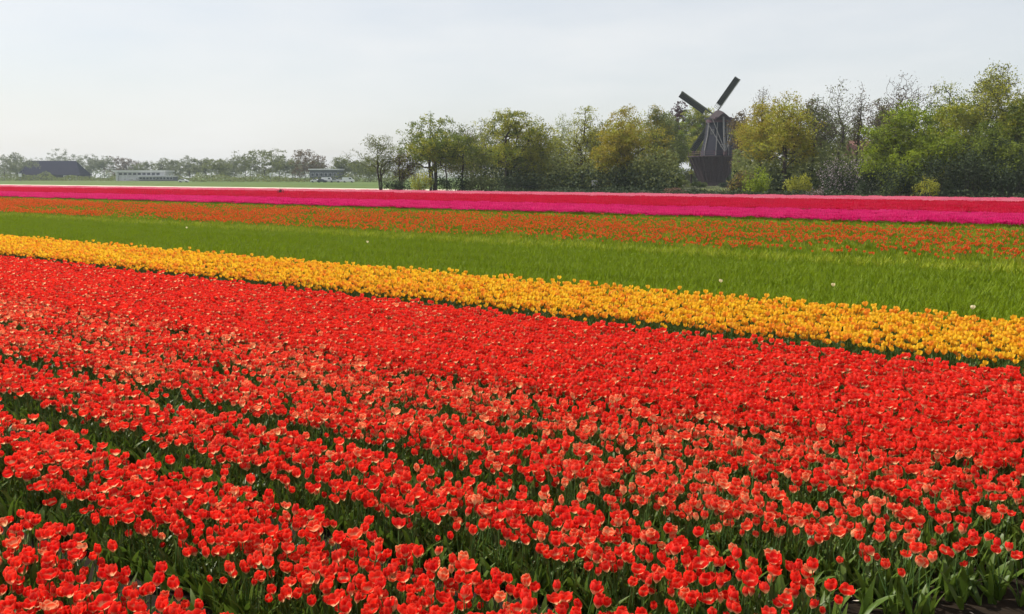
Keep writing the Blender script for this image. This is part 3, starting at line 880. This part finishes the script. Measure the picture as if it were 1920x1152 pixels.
S_('shrub', 'brown bush right of the windmill base', 1392, 118, 312, 54, ('brown', 'ochre'), 215, 1700)
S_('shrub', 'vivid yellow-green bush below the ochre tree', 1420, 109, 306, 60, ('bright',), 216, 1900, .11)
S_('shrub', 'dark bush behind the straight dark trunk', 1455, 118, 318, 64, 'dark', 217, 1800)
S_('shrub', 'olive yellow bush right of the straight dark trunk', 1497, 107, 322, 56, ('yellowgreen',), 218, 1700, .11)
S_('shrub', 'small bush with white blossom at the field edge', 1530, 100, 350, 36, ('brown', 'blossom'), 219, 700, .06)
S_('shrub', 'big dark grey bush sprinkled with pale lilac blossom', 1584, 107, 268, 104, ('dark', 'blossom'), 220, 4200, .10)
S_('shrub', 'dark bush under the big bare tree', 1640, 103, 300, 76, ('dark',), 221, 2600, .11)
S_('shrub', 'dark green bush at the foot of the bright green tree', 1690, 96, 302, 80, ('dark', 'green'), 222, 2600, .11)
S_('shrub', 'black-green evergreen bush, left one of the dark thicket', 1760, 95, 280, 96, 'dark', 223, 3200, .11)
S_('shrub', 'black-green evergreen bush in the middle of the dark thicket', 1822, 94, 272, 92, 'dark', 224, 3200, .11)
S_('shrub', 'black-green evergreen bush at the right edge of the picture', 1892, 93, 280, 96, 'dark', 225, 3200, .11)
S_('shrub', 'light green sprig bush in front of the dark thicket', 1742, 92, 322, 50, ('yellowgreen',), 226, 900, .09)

# ---- low undergrowth, and the thicket deeper in the wood that closes the view between the trunks
def brush(name, label, key, nn, p0, p1, s0, s1, hmin, hvar, size, seed):
    r_ = np.random.default_rng(seed)
    pu = r_.uniform(p0, p1, nn); su = r_.uniform(s0, s1, nn)
    xy = pu[:, None] * NV + su[:, None] * RV
    pxl = 960 + FEFF * xy[:, 0] / xy[:, 1]
    ok = ~((pxl > 1272) & (pxl < 1372)) & (pxl > 724) if hmin > 1 else pxl > 716
    pu, su, xy = pu[ok], su[ok], xy[ok]; nn = len(pu)
    hgt = hmin + hvar * vnoise(pu, su, 3.5, 3.5, seed)
    C = np.column_stack([xy, r_.random(nn) * hgt + .06])
    o = bpy.data.objects.new(name, quad_mesh(name, leaf_quads(C, size, r_), np.clip(vnoise(pu, su, 2, 2, seed + 1) + r_.normal(0, .15, nn), 0, 1), LEAF[key])); col.objects.link(o)
    tag(o, label, 'undergrowth', kind='stuff')
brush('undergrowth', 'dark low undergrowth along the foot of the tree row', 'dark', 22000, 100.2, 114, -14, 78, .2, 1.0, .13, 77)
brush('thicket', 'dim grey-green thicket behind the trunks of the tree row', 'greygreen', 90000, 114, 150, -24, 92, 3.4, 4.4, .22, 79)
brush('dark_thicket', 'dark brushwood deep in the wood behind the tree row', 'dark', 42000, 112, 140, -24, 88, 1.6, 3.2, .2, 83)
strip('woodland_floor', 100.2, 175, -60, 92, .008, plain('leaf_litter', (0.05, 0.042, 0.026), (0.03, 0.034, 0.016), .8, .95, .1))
# second row of trees, seen between the crowns of the first
BACK = [(838, 172, 246, 80, 'greygreen'), (886, 176, 252, 80, 'brown'), (930, 170, 240, 80, 'greygreen'), (990, 172, 238, 80, 'brown'), (1040, 176, 258, 60, 'greygreen'), (1130, 168, 232, 80, 'greygreen'), (1200, 172, 214, 80, 'yellowgreen'), (1248, 176, 222, 60, 'greygreen'),
        (1386, 160, 214, 60, 'brown'), (1440, 158, 200, 80, 'ochre'), (1500, 152, 206, 80, 'brown'), (1545, 150, 214, 70, 'greygreen'), (1592, 156, 226, 60, 'greygreen'), (1664, 150, 200, 70, 'brown'), (1735, 140, 204, 80, 'greygreen'), (1822, 136, 190, 80, 'greygreen'), (1885, 134, 188, 80, 'yellowgreen')]
BACK_AT = ['right of the round green tree', 'behind the slender see-through tree', 'behind the left side of the broad yellow-topped tree', 'behind the right side of the broad yellow-topped tree', 'behind the pale airy tree', 'left of the ochre tree', 'behind the ochre tree left of the mill', 'between the budding tree and the mill',
           'behind the ochre tree right of the mill', 'left of the straight dark trunk', 'right of the straight dark trunk', 'below the tall bare tree', 'beside the narrow pole-like tree', 'below the big bare tree', 'behind the bright green tree', 'left of the tallest tree', 'right of the tallest tree']
for q, ((px, Y, top, w, lf), wh) in enumerate(zip(BACK, BACK_AT)):
    T_('tree', 'dim second-row tree ' + wh, 'tree', px, Y, top, w, (lf,), .75, .12, 500 + q, 120, 22, .19, spread=.7, group='second row of trees')

sheet('mill_yard', [at(1235, 128), at(1405, 122), at(1420, 285), at(1225, 285)], .012, plain('yard_ground', (0.055, 0.06, 0.022), (0.035, 0.04, 0.016), .5, .95, .1))
# ---- far trees on the left, in the haze
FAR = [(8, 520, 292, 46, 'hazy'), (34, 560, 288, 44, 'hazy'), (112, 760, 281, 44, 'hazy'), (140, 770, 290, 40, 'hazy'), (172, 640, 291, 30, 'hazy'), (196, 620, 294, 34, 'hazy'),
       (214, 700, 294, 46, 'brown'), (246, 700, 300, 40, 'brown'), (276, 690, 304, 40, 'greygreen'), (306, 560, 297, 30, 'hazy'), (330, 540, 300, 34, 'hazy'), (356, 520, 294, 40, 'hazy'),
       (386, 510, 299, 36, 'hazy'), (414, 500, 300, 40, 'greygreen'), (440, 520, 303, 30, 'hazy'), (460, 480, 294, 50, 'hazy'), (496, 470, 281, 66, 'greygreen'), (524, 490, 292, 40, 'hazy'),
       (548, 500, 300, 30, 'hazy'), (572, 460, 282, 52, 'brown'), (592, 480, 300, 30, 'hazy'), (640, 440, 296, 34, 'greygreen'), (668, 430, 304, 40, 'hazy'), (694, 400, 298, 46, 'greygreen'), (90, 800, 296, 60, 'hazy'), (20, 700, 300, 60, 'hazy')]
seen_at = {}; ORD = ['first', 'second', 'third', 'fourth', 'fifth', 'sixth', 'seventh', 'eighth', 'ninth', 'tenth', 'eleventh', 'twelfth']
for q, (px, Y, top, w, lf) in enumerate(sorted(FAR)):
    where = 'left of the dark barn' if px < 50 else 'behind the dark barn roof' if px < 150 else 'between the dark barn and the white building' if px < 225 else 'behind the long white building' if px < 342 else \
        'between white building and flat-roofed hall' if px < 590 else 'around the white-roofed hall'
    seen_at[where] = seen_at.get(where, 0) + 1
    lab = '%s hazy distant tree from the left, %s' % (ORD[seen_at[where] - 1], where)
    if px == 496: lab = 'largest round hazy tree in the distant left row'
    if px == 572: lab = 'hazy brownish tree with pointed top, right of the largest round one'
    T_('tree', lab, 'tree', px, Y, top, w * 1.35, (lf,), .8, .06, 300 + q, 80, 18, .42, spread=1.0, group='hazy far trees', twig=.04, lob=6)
# far wood closing the horizon
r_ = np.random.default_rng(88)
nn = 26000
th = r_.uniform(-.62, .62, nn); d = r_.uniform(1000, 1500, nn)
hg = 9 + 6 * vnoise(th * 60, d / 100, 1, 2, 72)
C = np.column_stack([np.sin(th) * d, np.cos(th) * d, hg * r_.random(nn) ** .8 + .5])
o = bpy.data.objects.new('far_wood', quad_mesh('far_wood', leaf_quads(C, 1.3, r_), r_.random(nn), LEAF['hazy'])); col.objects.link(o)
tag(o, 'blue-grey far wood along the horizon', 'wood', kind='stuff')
# mid-distance hedge behind the left meadow
nn = 15000
px_ = r_.uniform(-60, 760, nn); Yd = r_.uniform(400, 470, nn) + 90 * (px_ < 360)
hg = 1.2 + 5.0 * vnoise(px_ / 22, Yd / 90, 1, 1, 73) ** 1.5
C = np.column_stack([(px_ - 960) / FEFF * Yd, Yd, hg * r_.random(nn)])
o = bpy.data.objects.new('hedgerow', quad_mesh('hedgerow', leaf_quads(C, .38, r_), r_.random(nn), LEAF['greygreen'])); col.objects.link(o)
tag(o, 'low grey-green hedgerow across the far left meadow', 'hedge', kind='stuff')

# ================================================================== windmill
M['mill_brown'] = plain('mill_boards', (0.095, 0.060, 0.066), (0.050, 0.032, 0.036), 1.2, .8, .2, stretch=(6, 6, .5))
M['mill_dark'] = plain('mill_thatch', (0.030, 0.030, 0.042), (0.016, 0.016, 0.024), 2.0, .9, .15, stretch=(5, 5, .7))
M['mill_pale'] = plain('pale_painted_timber', (0.17, 0.165, 0.165), (0.11, 0.108, 0.11), 2.0, .7, .2)
M['mill_cap'] = plain('mill_cap_boards', (0.036, 0.024, 0.027), (0.022, 0.016, 0.018), 2.0, .8, .2)
M['mill_rose'] = plain('mill_red_trim', (0.12, 0.062, 0.08), (0.08, 0.044, 0.058), 2.0, .7, .2)
M['sail_cloth'] = plain('sail_cloth', (0.024, 0.024, 0.032), (0.014, 0.014, 0.018), 1.5, .85, .2)
M['sail_wood'] = plain('sail_wood', (0.11, 0.115, 0.085), (0.07, 0.075, 0.055), 1.5, .7, .2)
M['pane'] = plain('dark_pane', (0.02, 0.022, 0.028), (0.014, 0.016, 0.02), 1.0, .15, .6)
MY = 240.0
mx, my = at(1344.5, MY)
mill = empty('windmill', (mx, my, 0), R(2.5))
tag(mill, 'dark wooden stage windmill with crossed sails seen from behind, among the trees', 'windmill')
def octo(r, z, ph=math.pi / 8, k=8, sx=1.0): return np.array([(r * sx * math.cos(ph + j * 2 * math.pi / k), r * math.sin(ph + j * 2 * math.pi / k), z) for j in range(k)])
ZS, ZC = 8.2, 17.3
b = MB(); b.ring_loft([octo(4.2, -.1), octo(4.3, 1.0), octo(7.0, ZS - .3)]); b.build('base', M['mill_brown'], mill)
for k in range(8):      # boards of the flared skirt, proud of it
    a0 = k * math.pi / 4; ca, sa = math.cos(a0), math.sin(a0)
    for q in range(5):
        e0, e1 = (q - 2) * .62, (q - 2) * 1.02
        b = MB(); r0, r1 = 4.3 * .924 + .06, 7.0 * .924 + .06
        b.bar((r0 * ca - e0 * sa, r0 * sa + e0 * ca, 1.0), (r1 * ca - e1 * sa, r1 * sa + e1 * ca, ZS - .32), .34 + .1 * (q % 2), .16); b.build('plank', M['mill_brown'], mill)
b = MB(); b.ring_loft([octo(4.6, ZS - .3), octo(4.45, ZS + 1.4), octo(3.65, 13.5), octo(3.30, ZC)]); b.build('smock', M['mill_dark'], mill)
for k in range(8):
    a = math.pi / 8 + k * math.pi / 4
    b = MB()
    for (r0, z0), (r1, z1) in zip([(4.52, ZS), (4.52, ZS + 1.4), (3.71, 13.5)], [(4.52, ZS + 1.4), (3.71, 13.5), (3.36, ZC)]):
        b.bar((r0 * math.cos(a), r0 * math.sin(a), z0), (r1 * math.cos(a), r1 * math.sin(a), z1), .26, .26)
    b.build('corner_batten', M['mill_pale'], mill)
for k in range(8):      # small windows in the smock faces
    a = k * math.pi / 4
    for zz, rr in ((10.6, 4.12 * .93), (14.6, 3.58 * .93)):
        if (k + (zz > 12)) % 2: continue
        b = MB(); rm = Matrix.Rotation(a, 3, 'Z'); b.box((rr * math.cos(a), rr * math.sin(a), zz), (.25, .95, 1.25), rm); w_ = b.build('window', M['mill_pale'], mill)
        b = MB(); b.box(((rr + .10) * math.cos(a), (rr + .10) * math.sin(a), zz), (.12, .68, .98), rm); b.build('pane', M['pane'], w_)
b = MB(); b.ring_loft([octo(8.3, ZS - .28, k=16, ph=0), octo(8.3, ZS - .05, k=16, ph=0)]); b.build('stage', M['mill_brown'], mill)
for k in range(16):
    a = k * math.pi / 8; c_, s_ = math.cos(a), math.sin(a)
    b = MB(); b.bar((8.1 * c_, 8.1 * s_, ZS - .1), (8.1 * c_, 8.1 * s_, ZS + 1.15), .12, .12); b.build('rail_post', M['mill_rose'], mill)
    b = MB(); a2 = a + math.pi / 8
    for zz in (ZS + .55, ZS + 1.1): b.bar((8.1 * c_, 8.1 * s_, zz), (8.1 * math.cos(a2), 8.1 * math.sin(a2), zz), .09, .09)
    b.build('railing', M['mill_rose'], mill)
for k in range(32):
    a = k * math.pi / 16; c_, s_ = math.cos(a), math.sin(a)
    b = MB(); b.bar((4.95 * c_, 4.95 * s_, 1.3), (8.0 * c_, 8.0 * s_, ZS - .3), .22, .22); b.build('strut', M['mill_brown'], mill)
# cap: a boat-shaped hood, ridge along the shaft axis (local y)
def cap_ring(y):
    q = (y + 4.2) / 8.6
    w = 3.3 * math.sin(math.pi * min(1, max(0, .16 + q * .70))) ** .8
    h = 3.1 * (.62 + .38 * math.sin(math.pi * (.1 + .75 * q))) * (.72 + .34 * q)
    return np.array([(-w, y, ZC + .55), (-w * .93, y, ZC + .55 + h * .18), (-w * .60, y, ZC + .55 + h * .52), (-w * .20, y, ZC + .55 + h * .90), (0, y, ZC + .55 + h), (w * .20, y, ZC + .55 + h * .90), (w * .60, y, ZC + .55 + h * .52), (w * .93, y, ZC + .55 + h * .18), (w, y, ZC + .55)])
b = MB(); b.ring_loft([cap_ring(y) for y in (-4.2, -3.4, -2.2, -.8, .8, 2.4, 3.7)]); cap = b.build('cap', M['mill_cap'], mill)
b = MB(); b.ring_loft([octo(3.55, ZC - .15, k=16, ph=0), octo(3.62, ZC + .62, k=16, ph=0)]); b.build('curb', M['mill_rose'], mill)
b = MB(); b.box((0, -4.0, ZC + .9), (4.6, .2, .5)); b.build('rear_board', M['mill_rose'], cap)
# tail: cross beams through the cap, long pole and braces meeting at the stage behind the mill
b = MB(); b.box((0, -2.1, ZC + .9), (9.4, .4, .42)); b.build('cross_beam', M['mill_pale'], mill)
b = MB(); b.bar((0, -4.1, ZC + 1.2), (0, -6.9, ZS + .7), .42, .42); b.build('tail_pole', M['mill_pale'], mill)
for sx_ in (-1, 1):
    b = MB(); b.bar((4.5 * sx_, -2.1, ZC + .8), (0.15 * sx_, -6.8, ZS + 1.0), .15, .15); b.build('tail_brace', M['mill_pale'], mill)
    b = MB(); b.bar((2.6 * sx_, -3.0, ZC + .6), (0.12 * sx_, -6.75, ZS + 1.5), .12, .12); b.build('tail_brace', M['mill_pale'], mill)
b = MB(); b.box((0, -6.9, ZS + .55), (.7, .9, .9)); b.build('winch', M['mill_brown'], mill)
# windshaft, hub and the four sails on the far side
HZ, HY = 19.6, 4.7
tilt = Matrix.Rotation(R(9), 3, 'X')
b = MB(); b.bar((0, 1.5, HZ - .55), (0, HY + .4, HZ + .05), .7, .7); b.build('windshaft', M['mill_brown'], mill)
b = MB(); b.box((0, HY, HZ), (1.0, .9, 1.0), tilt); b.build('hub', M['sail_wood'], mill)
for k in range(4):
    ang = R(33) - k * math.pi / 2            # from vertical, clockwise as seen from the field
    def L(along, across, out):               # sail frame -> mill frame; across > 0 is counter-clockwise
        v = Vector((math.sin(ang) * along - math.cos(ang) * across, out, math.cos(ang) * along + math.sin(ang) * across))
        v = tilt @ v
        return (v.x, v.y + HY + (.28 if k % 2 else -.05), v.z + HZ)
    s_root = empty('sail', (0, 0, 0)); s_root.parent = mill
    b = MB(); b.bar(L(-.2, 0, 0), L(11.6, 0, 0), .36, .32); b.build('stock', M['sail_wood'], s_root)
    b = MB()
    for j in range(21):
        y_ = 1.7 + j * .49
        b.bar(L(y_, -.34, -.12 - .04), L(y_, 1.5, -.12 + .10 * (1 - j / 20)), .09, .07)
    for ac in (.5, 1.0, 1.5): b.bar(L(1.7, ac, -.04), L(11.5, ac, -.12), .09, .08)
    b.build('lattice', M['sail_wood'], s_root)
    b = MB(); lo = 2.9
    pts = [L(lo, .02, .20), L(lo, 1.56, .20), L(11.45, 1.56, .20), L(11.45, .02, .20)]
    b.add(pts + [tuple(np.array(p_) + np.array((0, .03, 0))) for p_ in pts], [(0, 1, 2, 3), (7, 6, 5, 4), (0, 4, 5, 1), (1, 5, 6, 2), (2, 6, 7, 3), (3, 7, 4, 0)]); b.build('sail_cloth', M['sail_cloth'], s_root)
    b = MB(); b.bar(L(2.2, -.28, .02), L(11.4, -.28, .02), .3, .04); b.build('wind_board', M['sail_wood'], s_root)

# ================================================================== buildings and cars on the left
M['barn_roof'] = plain('barn_roof', (0.022, 0.022, 0.040), (0.016, 0.016, 0.03), .6, .9, .05)
M['barn_wall'] = plain('barn_wall', (0.060, 0.062, 0.080), (0.045, 0.046, 0.06), .6, .8, .2)
M['white'] = plain('white_render', (0.62, 0.62, 0.64), (0.50, 0.50, 0.52), .5, .7, .2)
M['roof_white'] = plain('white_roof_edge', (0.74, 0.74, 0.76), (0.62, 0.62, 0.64), .5, .7, .2)
M['glass'] = plain('window_glass', (0.05, 0.06, 0.08), (0.03, 0.04, 0.055), .5, .12, .6)
M['red_tile'] = plain('red_tile', (0.24, 0.125, 0.105), (0.18, 0.09, 0.075), 1.5, .8, .2)
M['brick'] = plain('brick_wall', (0.26, 0.15, 0.11), (0.19, 0.11, 0.08), 1.5, .85, .2)
M['grey_wall'] = plain('grey_cladding', (0.16, 0.17, 0.20), (0.12, 0.13, 0.15), .5, .7, .2)
# dark barn
Yb = 600.0; k_ = Yb / FEFF
bx, by = at(104, Yb)
barn = empty('barn', (bx, by, 0), R(4)); tag(barn, 'big dark blue barn with hipped roof on the far left', 'barn')
hw, hd = 54 * k_, 9.0; eh, rh = zat(328, Yb), zat(302, Yb)
b = MB(); b.box((0, 0, eh / 2), (hw * 2, hd * 2, eh)); b.build('wall', M['barn_wall'], barn)
b = MB(); o_ = .5
b.add([(-hw - o_, -hd - o_, eh), (hw + o_, -hd - o_, eh), (hw + o_, hd + o_, eh), (-hw - o_, hd + o_, eh), (-hw + 1.0, 0, rh), (hw - 5.5, 0, rh), (-hw - o_, -hd - o_, eh - .3), (hw + o_, -hd - o_, eh - .3), (hw + o_, hd + o_, eh - .3), (-hw - o_, hd + o_, eh - .3)],
      [(0, 1, 5, 4), (1, 2, 5), (2, 3, 4, 5), (3, 0, 4), (6, 7, 1, 0), (7, 8, 2, 1), (8, 9, 3, 2), (9, 6, 0, 3), (9, 8, 7, 6)]); b.build('roof', M['barn_roof'], barn)
b = MB(); b.box((hw * .68, -hd - .08, 1.7), (8.6, .3, 3.0)); d_ = b.build('door', M['white'], barn)
for q in range(4):
    b = MB(); b.box((hw * .68 - 3.1 + q * 2.06, -hd - .26, 1.9), (1.4, .12, 1.6)); b.build('pane', M['glass'], d_)
# long white building, two stages
Yw = 500.0; k_ = Yw / FEFF
wx, wy = at(283, Yw)
wb = empty('white_building', (wx, wy, 0), 0); tag(wb, 'long low white building with flat roof and window band', 'building')
x0, x1, x2 = (227 - 283) * k_, (318 - 283) * k_, (341 - 283) * k_
h1, h2 = zat(320, Yw), zat(330, Yw)
b = MB(); b.box(((x0 + x1) / 2, 0, (h1 - .8) / 2), (x1 - x0, 12, h1 - .8)); b.build('wall', M['white'], wb)
b = MB(); b.box(((x0 + x1) / 2 - .3, -.3, h1 - .4), (x1 - x0 + 1.6, 13.6, .8)); b.build('roof', M['roof_white'], wb)
b = MB(); b.box(((x0 + x2) / 2 + 7, -7.4, h2 / 2 - .25), (x2 - x0 - 14, 2.7, h2 - .5)); b.build('porch_wall', M['grey_wall'], wb)
b = MB(); b.box(((x0 + x2) / 2 + 7, -7.5, h2 - .2), (x2 - x0 - 13.4, 3.4, .5)); b.build('porch_roof', M['roof_white'], wb)
b = MB(); b.box((x0 + .5, -6.2, (h1 - .8) / 2), (1.2, .8, h1 - .8)); b.build('corner_pier', M['white'], wb)
for q in range(9):
    xx = x0 + 2.6 + q * (x1 - x0 - 4) / 9
    b = MB(); b.box((xx, -6.06, h1 - 2.0), (2.2, .2, 1.5)); w_ = b.build('window', M['white'], wb)
    b = MB(); b.box((xx, -6.2, h1 - 2.0), (1.8, .12, 1.1)); b.build('pane', M['glass'], w_)
for q in range(10):
    xx = x0 + 15.2 + q * (x2 - x0 - 16) / 10
    b = MB(); b.box((xx, -8.82, 1.5), (1.6, .2, 1.5)); w_ = b.build('window', M['white'], wb)
    b = MB(); b.box((xx, -8.97, 1.5), (1.25, .12, 1.15)); b.build('pane', M['glass'], w_)
# flat-roofed hall behind the parked cars
Yh = 420.0; k_ = Yh / FEFF
hx, hy = at(613, Yh)
hall = empty('hall', (hx, hy, 0), 0); tag(hall, 'flat-roofed grey hall with white roof edge behind parked cars', 'building')
hw = 26 * k_; hh = zat(317, Yh)
b = MB(); b.box((0, 0, hh / 2 - .3), (hw * 2, 14, hh - .6)); b.build('wall', M['grey_wall'], hall)
b = MB(); b.box((0, -.2, hh - .3), (hw * 2 + .8, 15.2, .6)); b.build('roof', M['roof_white'], hall)
for q in range(6):
    xx = -hw + 1.4 + q * (hw * 2 - 2.8) / 5
    b = MB(); b.box((xx, -7.06, hh * .55), (1.5, .2, 1.6)); w_ = b.build('window', M['white'], hall)
    b = MB(); b.box((xx, -7.2, hh * .55), (1.2, .12, 1.3)); b.build('pane', M['glass'], w_)
# house with red roof among the trees on the right
Yr = 150.0; k_ = Yr / FEFF
rx, ry = at(1626, Yr)
hs = empty('house', (rx, ry, 0), R(-8)); tag(hs, 'brick house with red tiled roof half hidden behind the bare trees', 'house')
hw = 34 * k_; e_ = zat(290, Yr); rh = zat(264, Yr)
b = MB(); b.box((0, 0, e_ / 2), (hw * 2, 7, e_)); b.build('wall', M['brick'], hs)
b = MB(); b.add([(-hw - .3, -3.9, e_ - .1), (hw + .3, -3.9, e_ - .1), (hw + .3, 3.9, e_ - .1), (-hw - .3, 3.9, e_ - .1), (-hw - .3, 0, rh), (hw + .3, 0, rh)], [(0, 1, 5, 4), (2, 3, 4, 5), (1, 2, 5), (3, 0, 4), (3, 2, 1, 0)]); rf = b.build('roof', M['red_tile'], hs)
b = MB(); b.box((hw * .5, .6, rh + .1), (.7, .7, 1.5)); b.build('chimney', M['brick'], rf)
for q in range(3):
    b = MB(); b.box((-hw + 1.2 + q * (hw - 1.2), -3.55, e_ * .55), (1.1, .2, 1.4)); w_ = b.build('window', M['roof_white'], hs)
    b = MB(); b.box((-hw + 1.2 + q * (hw - 1.2), -3.7, e_ * .55), (.85, .12, 1.15)); b.build('pane', M['glass'], w_)

# parked cars
M['tyre'] = plain('tyre', (0.02, 0.02, 0.02), None, 3, .9, .2)
PAINT = {'white': (0.75, 0.75, 0.76), 'silver': (0.45, 0.46, 0.48), 'dark': (0.05, 0.06, 0.08), 'red': (0.4, 0.03, 0.03)}
for k, c in PAINT.items(): M['paint_' + k] = plain('car_paint_' + k, c, tuple(x * .92 for x in c), 1, .3, .5)
def car(px, Y, paint, label, van=False, rz=0.0):
    x, y = at(px, Y)
    c = empty('parked_car', (x, y, 0), rz); tag(c, label, 'car', 'cars parked before the far hall')
    Lh, Wh, Hh = (2.5, .95, 2.2) if van else (2.2, .88, 1.45)
    if van: prof = [(-Lh, .35), (-Lh, 2.0), (-Lh + .15, Hh), (Lh * .45, Hh), (Lh * .72, 1.35), (Lh, 1.1), (Lh, .35)]
    else: prof = [(-Lh, .35), (-Lh, .95), (-Lh * .78, 1.02), (-Lh * .52, Hh), (Lh * .18, Hh), (Lh * .45, 1.0), (Lh * .95, .85), (Lh, .35)]
    b = MB(); k = len(prof)
    vs = [(a, -Wh * (.86 if z > 1.1 else 1), z) for a, z in prof] + [(a, Wh * (.86 if z > 1.1 else 1), z) for a, z in prof]
    b.add(vs, [tuple(range(k)), tuple(range(2 * k - 1, k - 1, -1))] + [(j, j + k, (j + 1) % k + k, (j + 1) % k) for j in range(k)]); b.build('body', M['paint_' + paint], c)
    for sy_ in (-1, 1):
        b = MB(); yy = sy_ * Wh * .93
        if van: b.box((Lh * .35, yy, 1.65), (Lh * .4, .1, .5))
        else: b.box((-Lh * .15, yy, 1.2), (Lh * .8, .1, .3))
        b.build('window', M['glass'], c)
        for sx_ in (-1, 1):
            b = MB(); b.ring_loft([np.array([(sx_ * Lh * .62 + .33 * math.cos(j * .628), sy_ * (Wh + d_), .33 + .33 * math.sin(j * .628)) for j in range(10)]) for d_ in (-.2, .03)]); b.build('wheel', M['tyre'], c)
car(592, 372, 'white', 'white car, leftmost of the far parked row')
car(604, 370, 'dark', 'dark car between the two leftmost white parked cars')
car(614, 374, 'white', 'white van parked before the middle of the flat-roofed hall', True)
car(628, 371, 'silver', 'silver car right of the parked white van', rz=.1)
car(640, 373, 'white', 'white car before the right end of the flat-roofed hall')
car(653, 370, 'white', 'white van, rightmost of the far parked row', True)
car(344, 380, 'white', 'lone white car parked right of the long white building')
# post and marker on the far meadow
def post(px, Y, h, w, label, name, cat):
    x, y = at(px, Y)
    o = empty(name, (x, y, 0)); tag(o, label, cat)
    b = MB(); b.box((0, 0, h * .4), (.14, .14, h * .8)); b.build('post', M['grey_wall'], o)
    b = MB(); b.box((0, -.1, h * .8), (w, .08, h * .4)); b.build('panel', M['roof_white'], o)
post(507, 400, 4.2, .8, 'narrow white sign on a post before the largest hazy tree', 'sign', 'sign')
post(38, 430, 4.0, 1.5, 'small white board on a post left of the dark barn', 'sign', 'sign')
post(1115, 132, 2.0, .9, 'small white board at the foot of the upright trunks', 'sign', 'sign')
# dark tuft in the magenta strip
S_('weed_tuft', 'small dark reddish weed tuft sticking out of the far tulips', 525, 112, 353, 13, ('purple',), 260, 420, .06, 'weed')

# ================================================================== haze
hz = MB(); HB = GR + 40
hz.box((0, 0, 15.5), (HB * 2, HB * 2, 33))
ho = hz.build('haze', None); ho.data.materials.clear()
m, t, out = nt('haze_air')
vol = t.nodes.new('ShaderNodeVolumePrincipled')
vol.inputs['Color'].default_value = (0.80, 0.90, 1.0, 1)
vol.inputs['Density'].default_value = 0.00019
vol.inputs['Anisotropy'].default_value = 0.0
t.links.new(vol.outputs['Volume'], out.inputs['Volume'])
ho.data.materials.append(m)
tag(ho, 'thin pale haze over the far fields and trees', 'haze', kind='stuff')
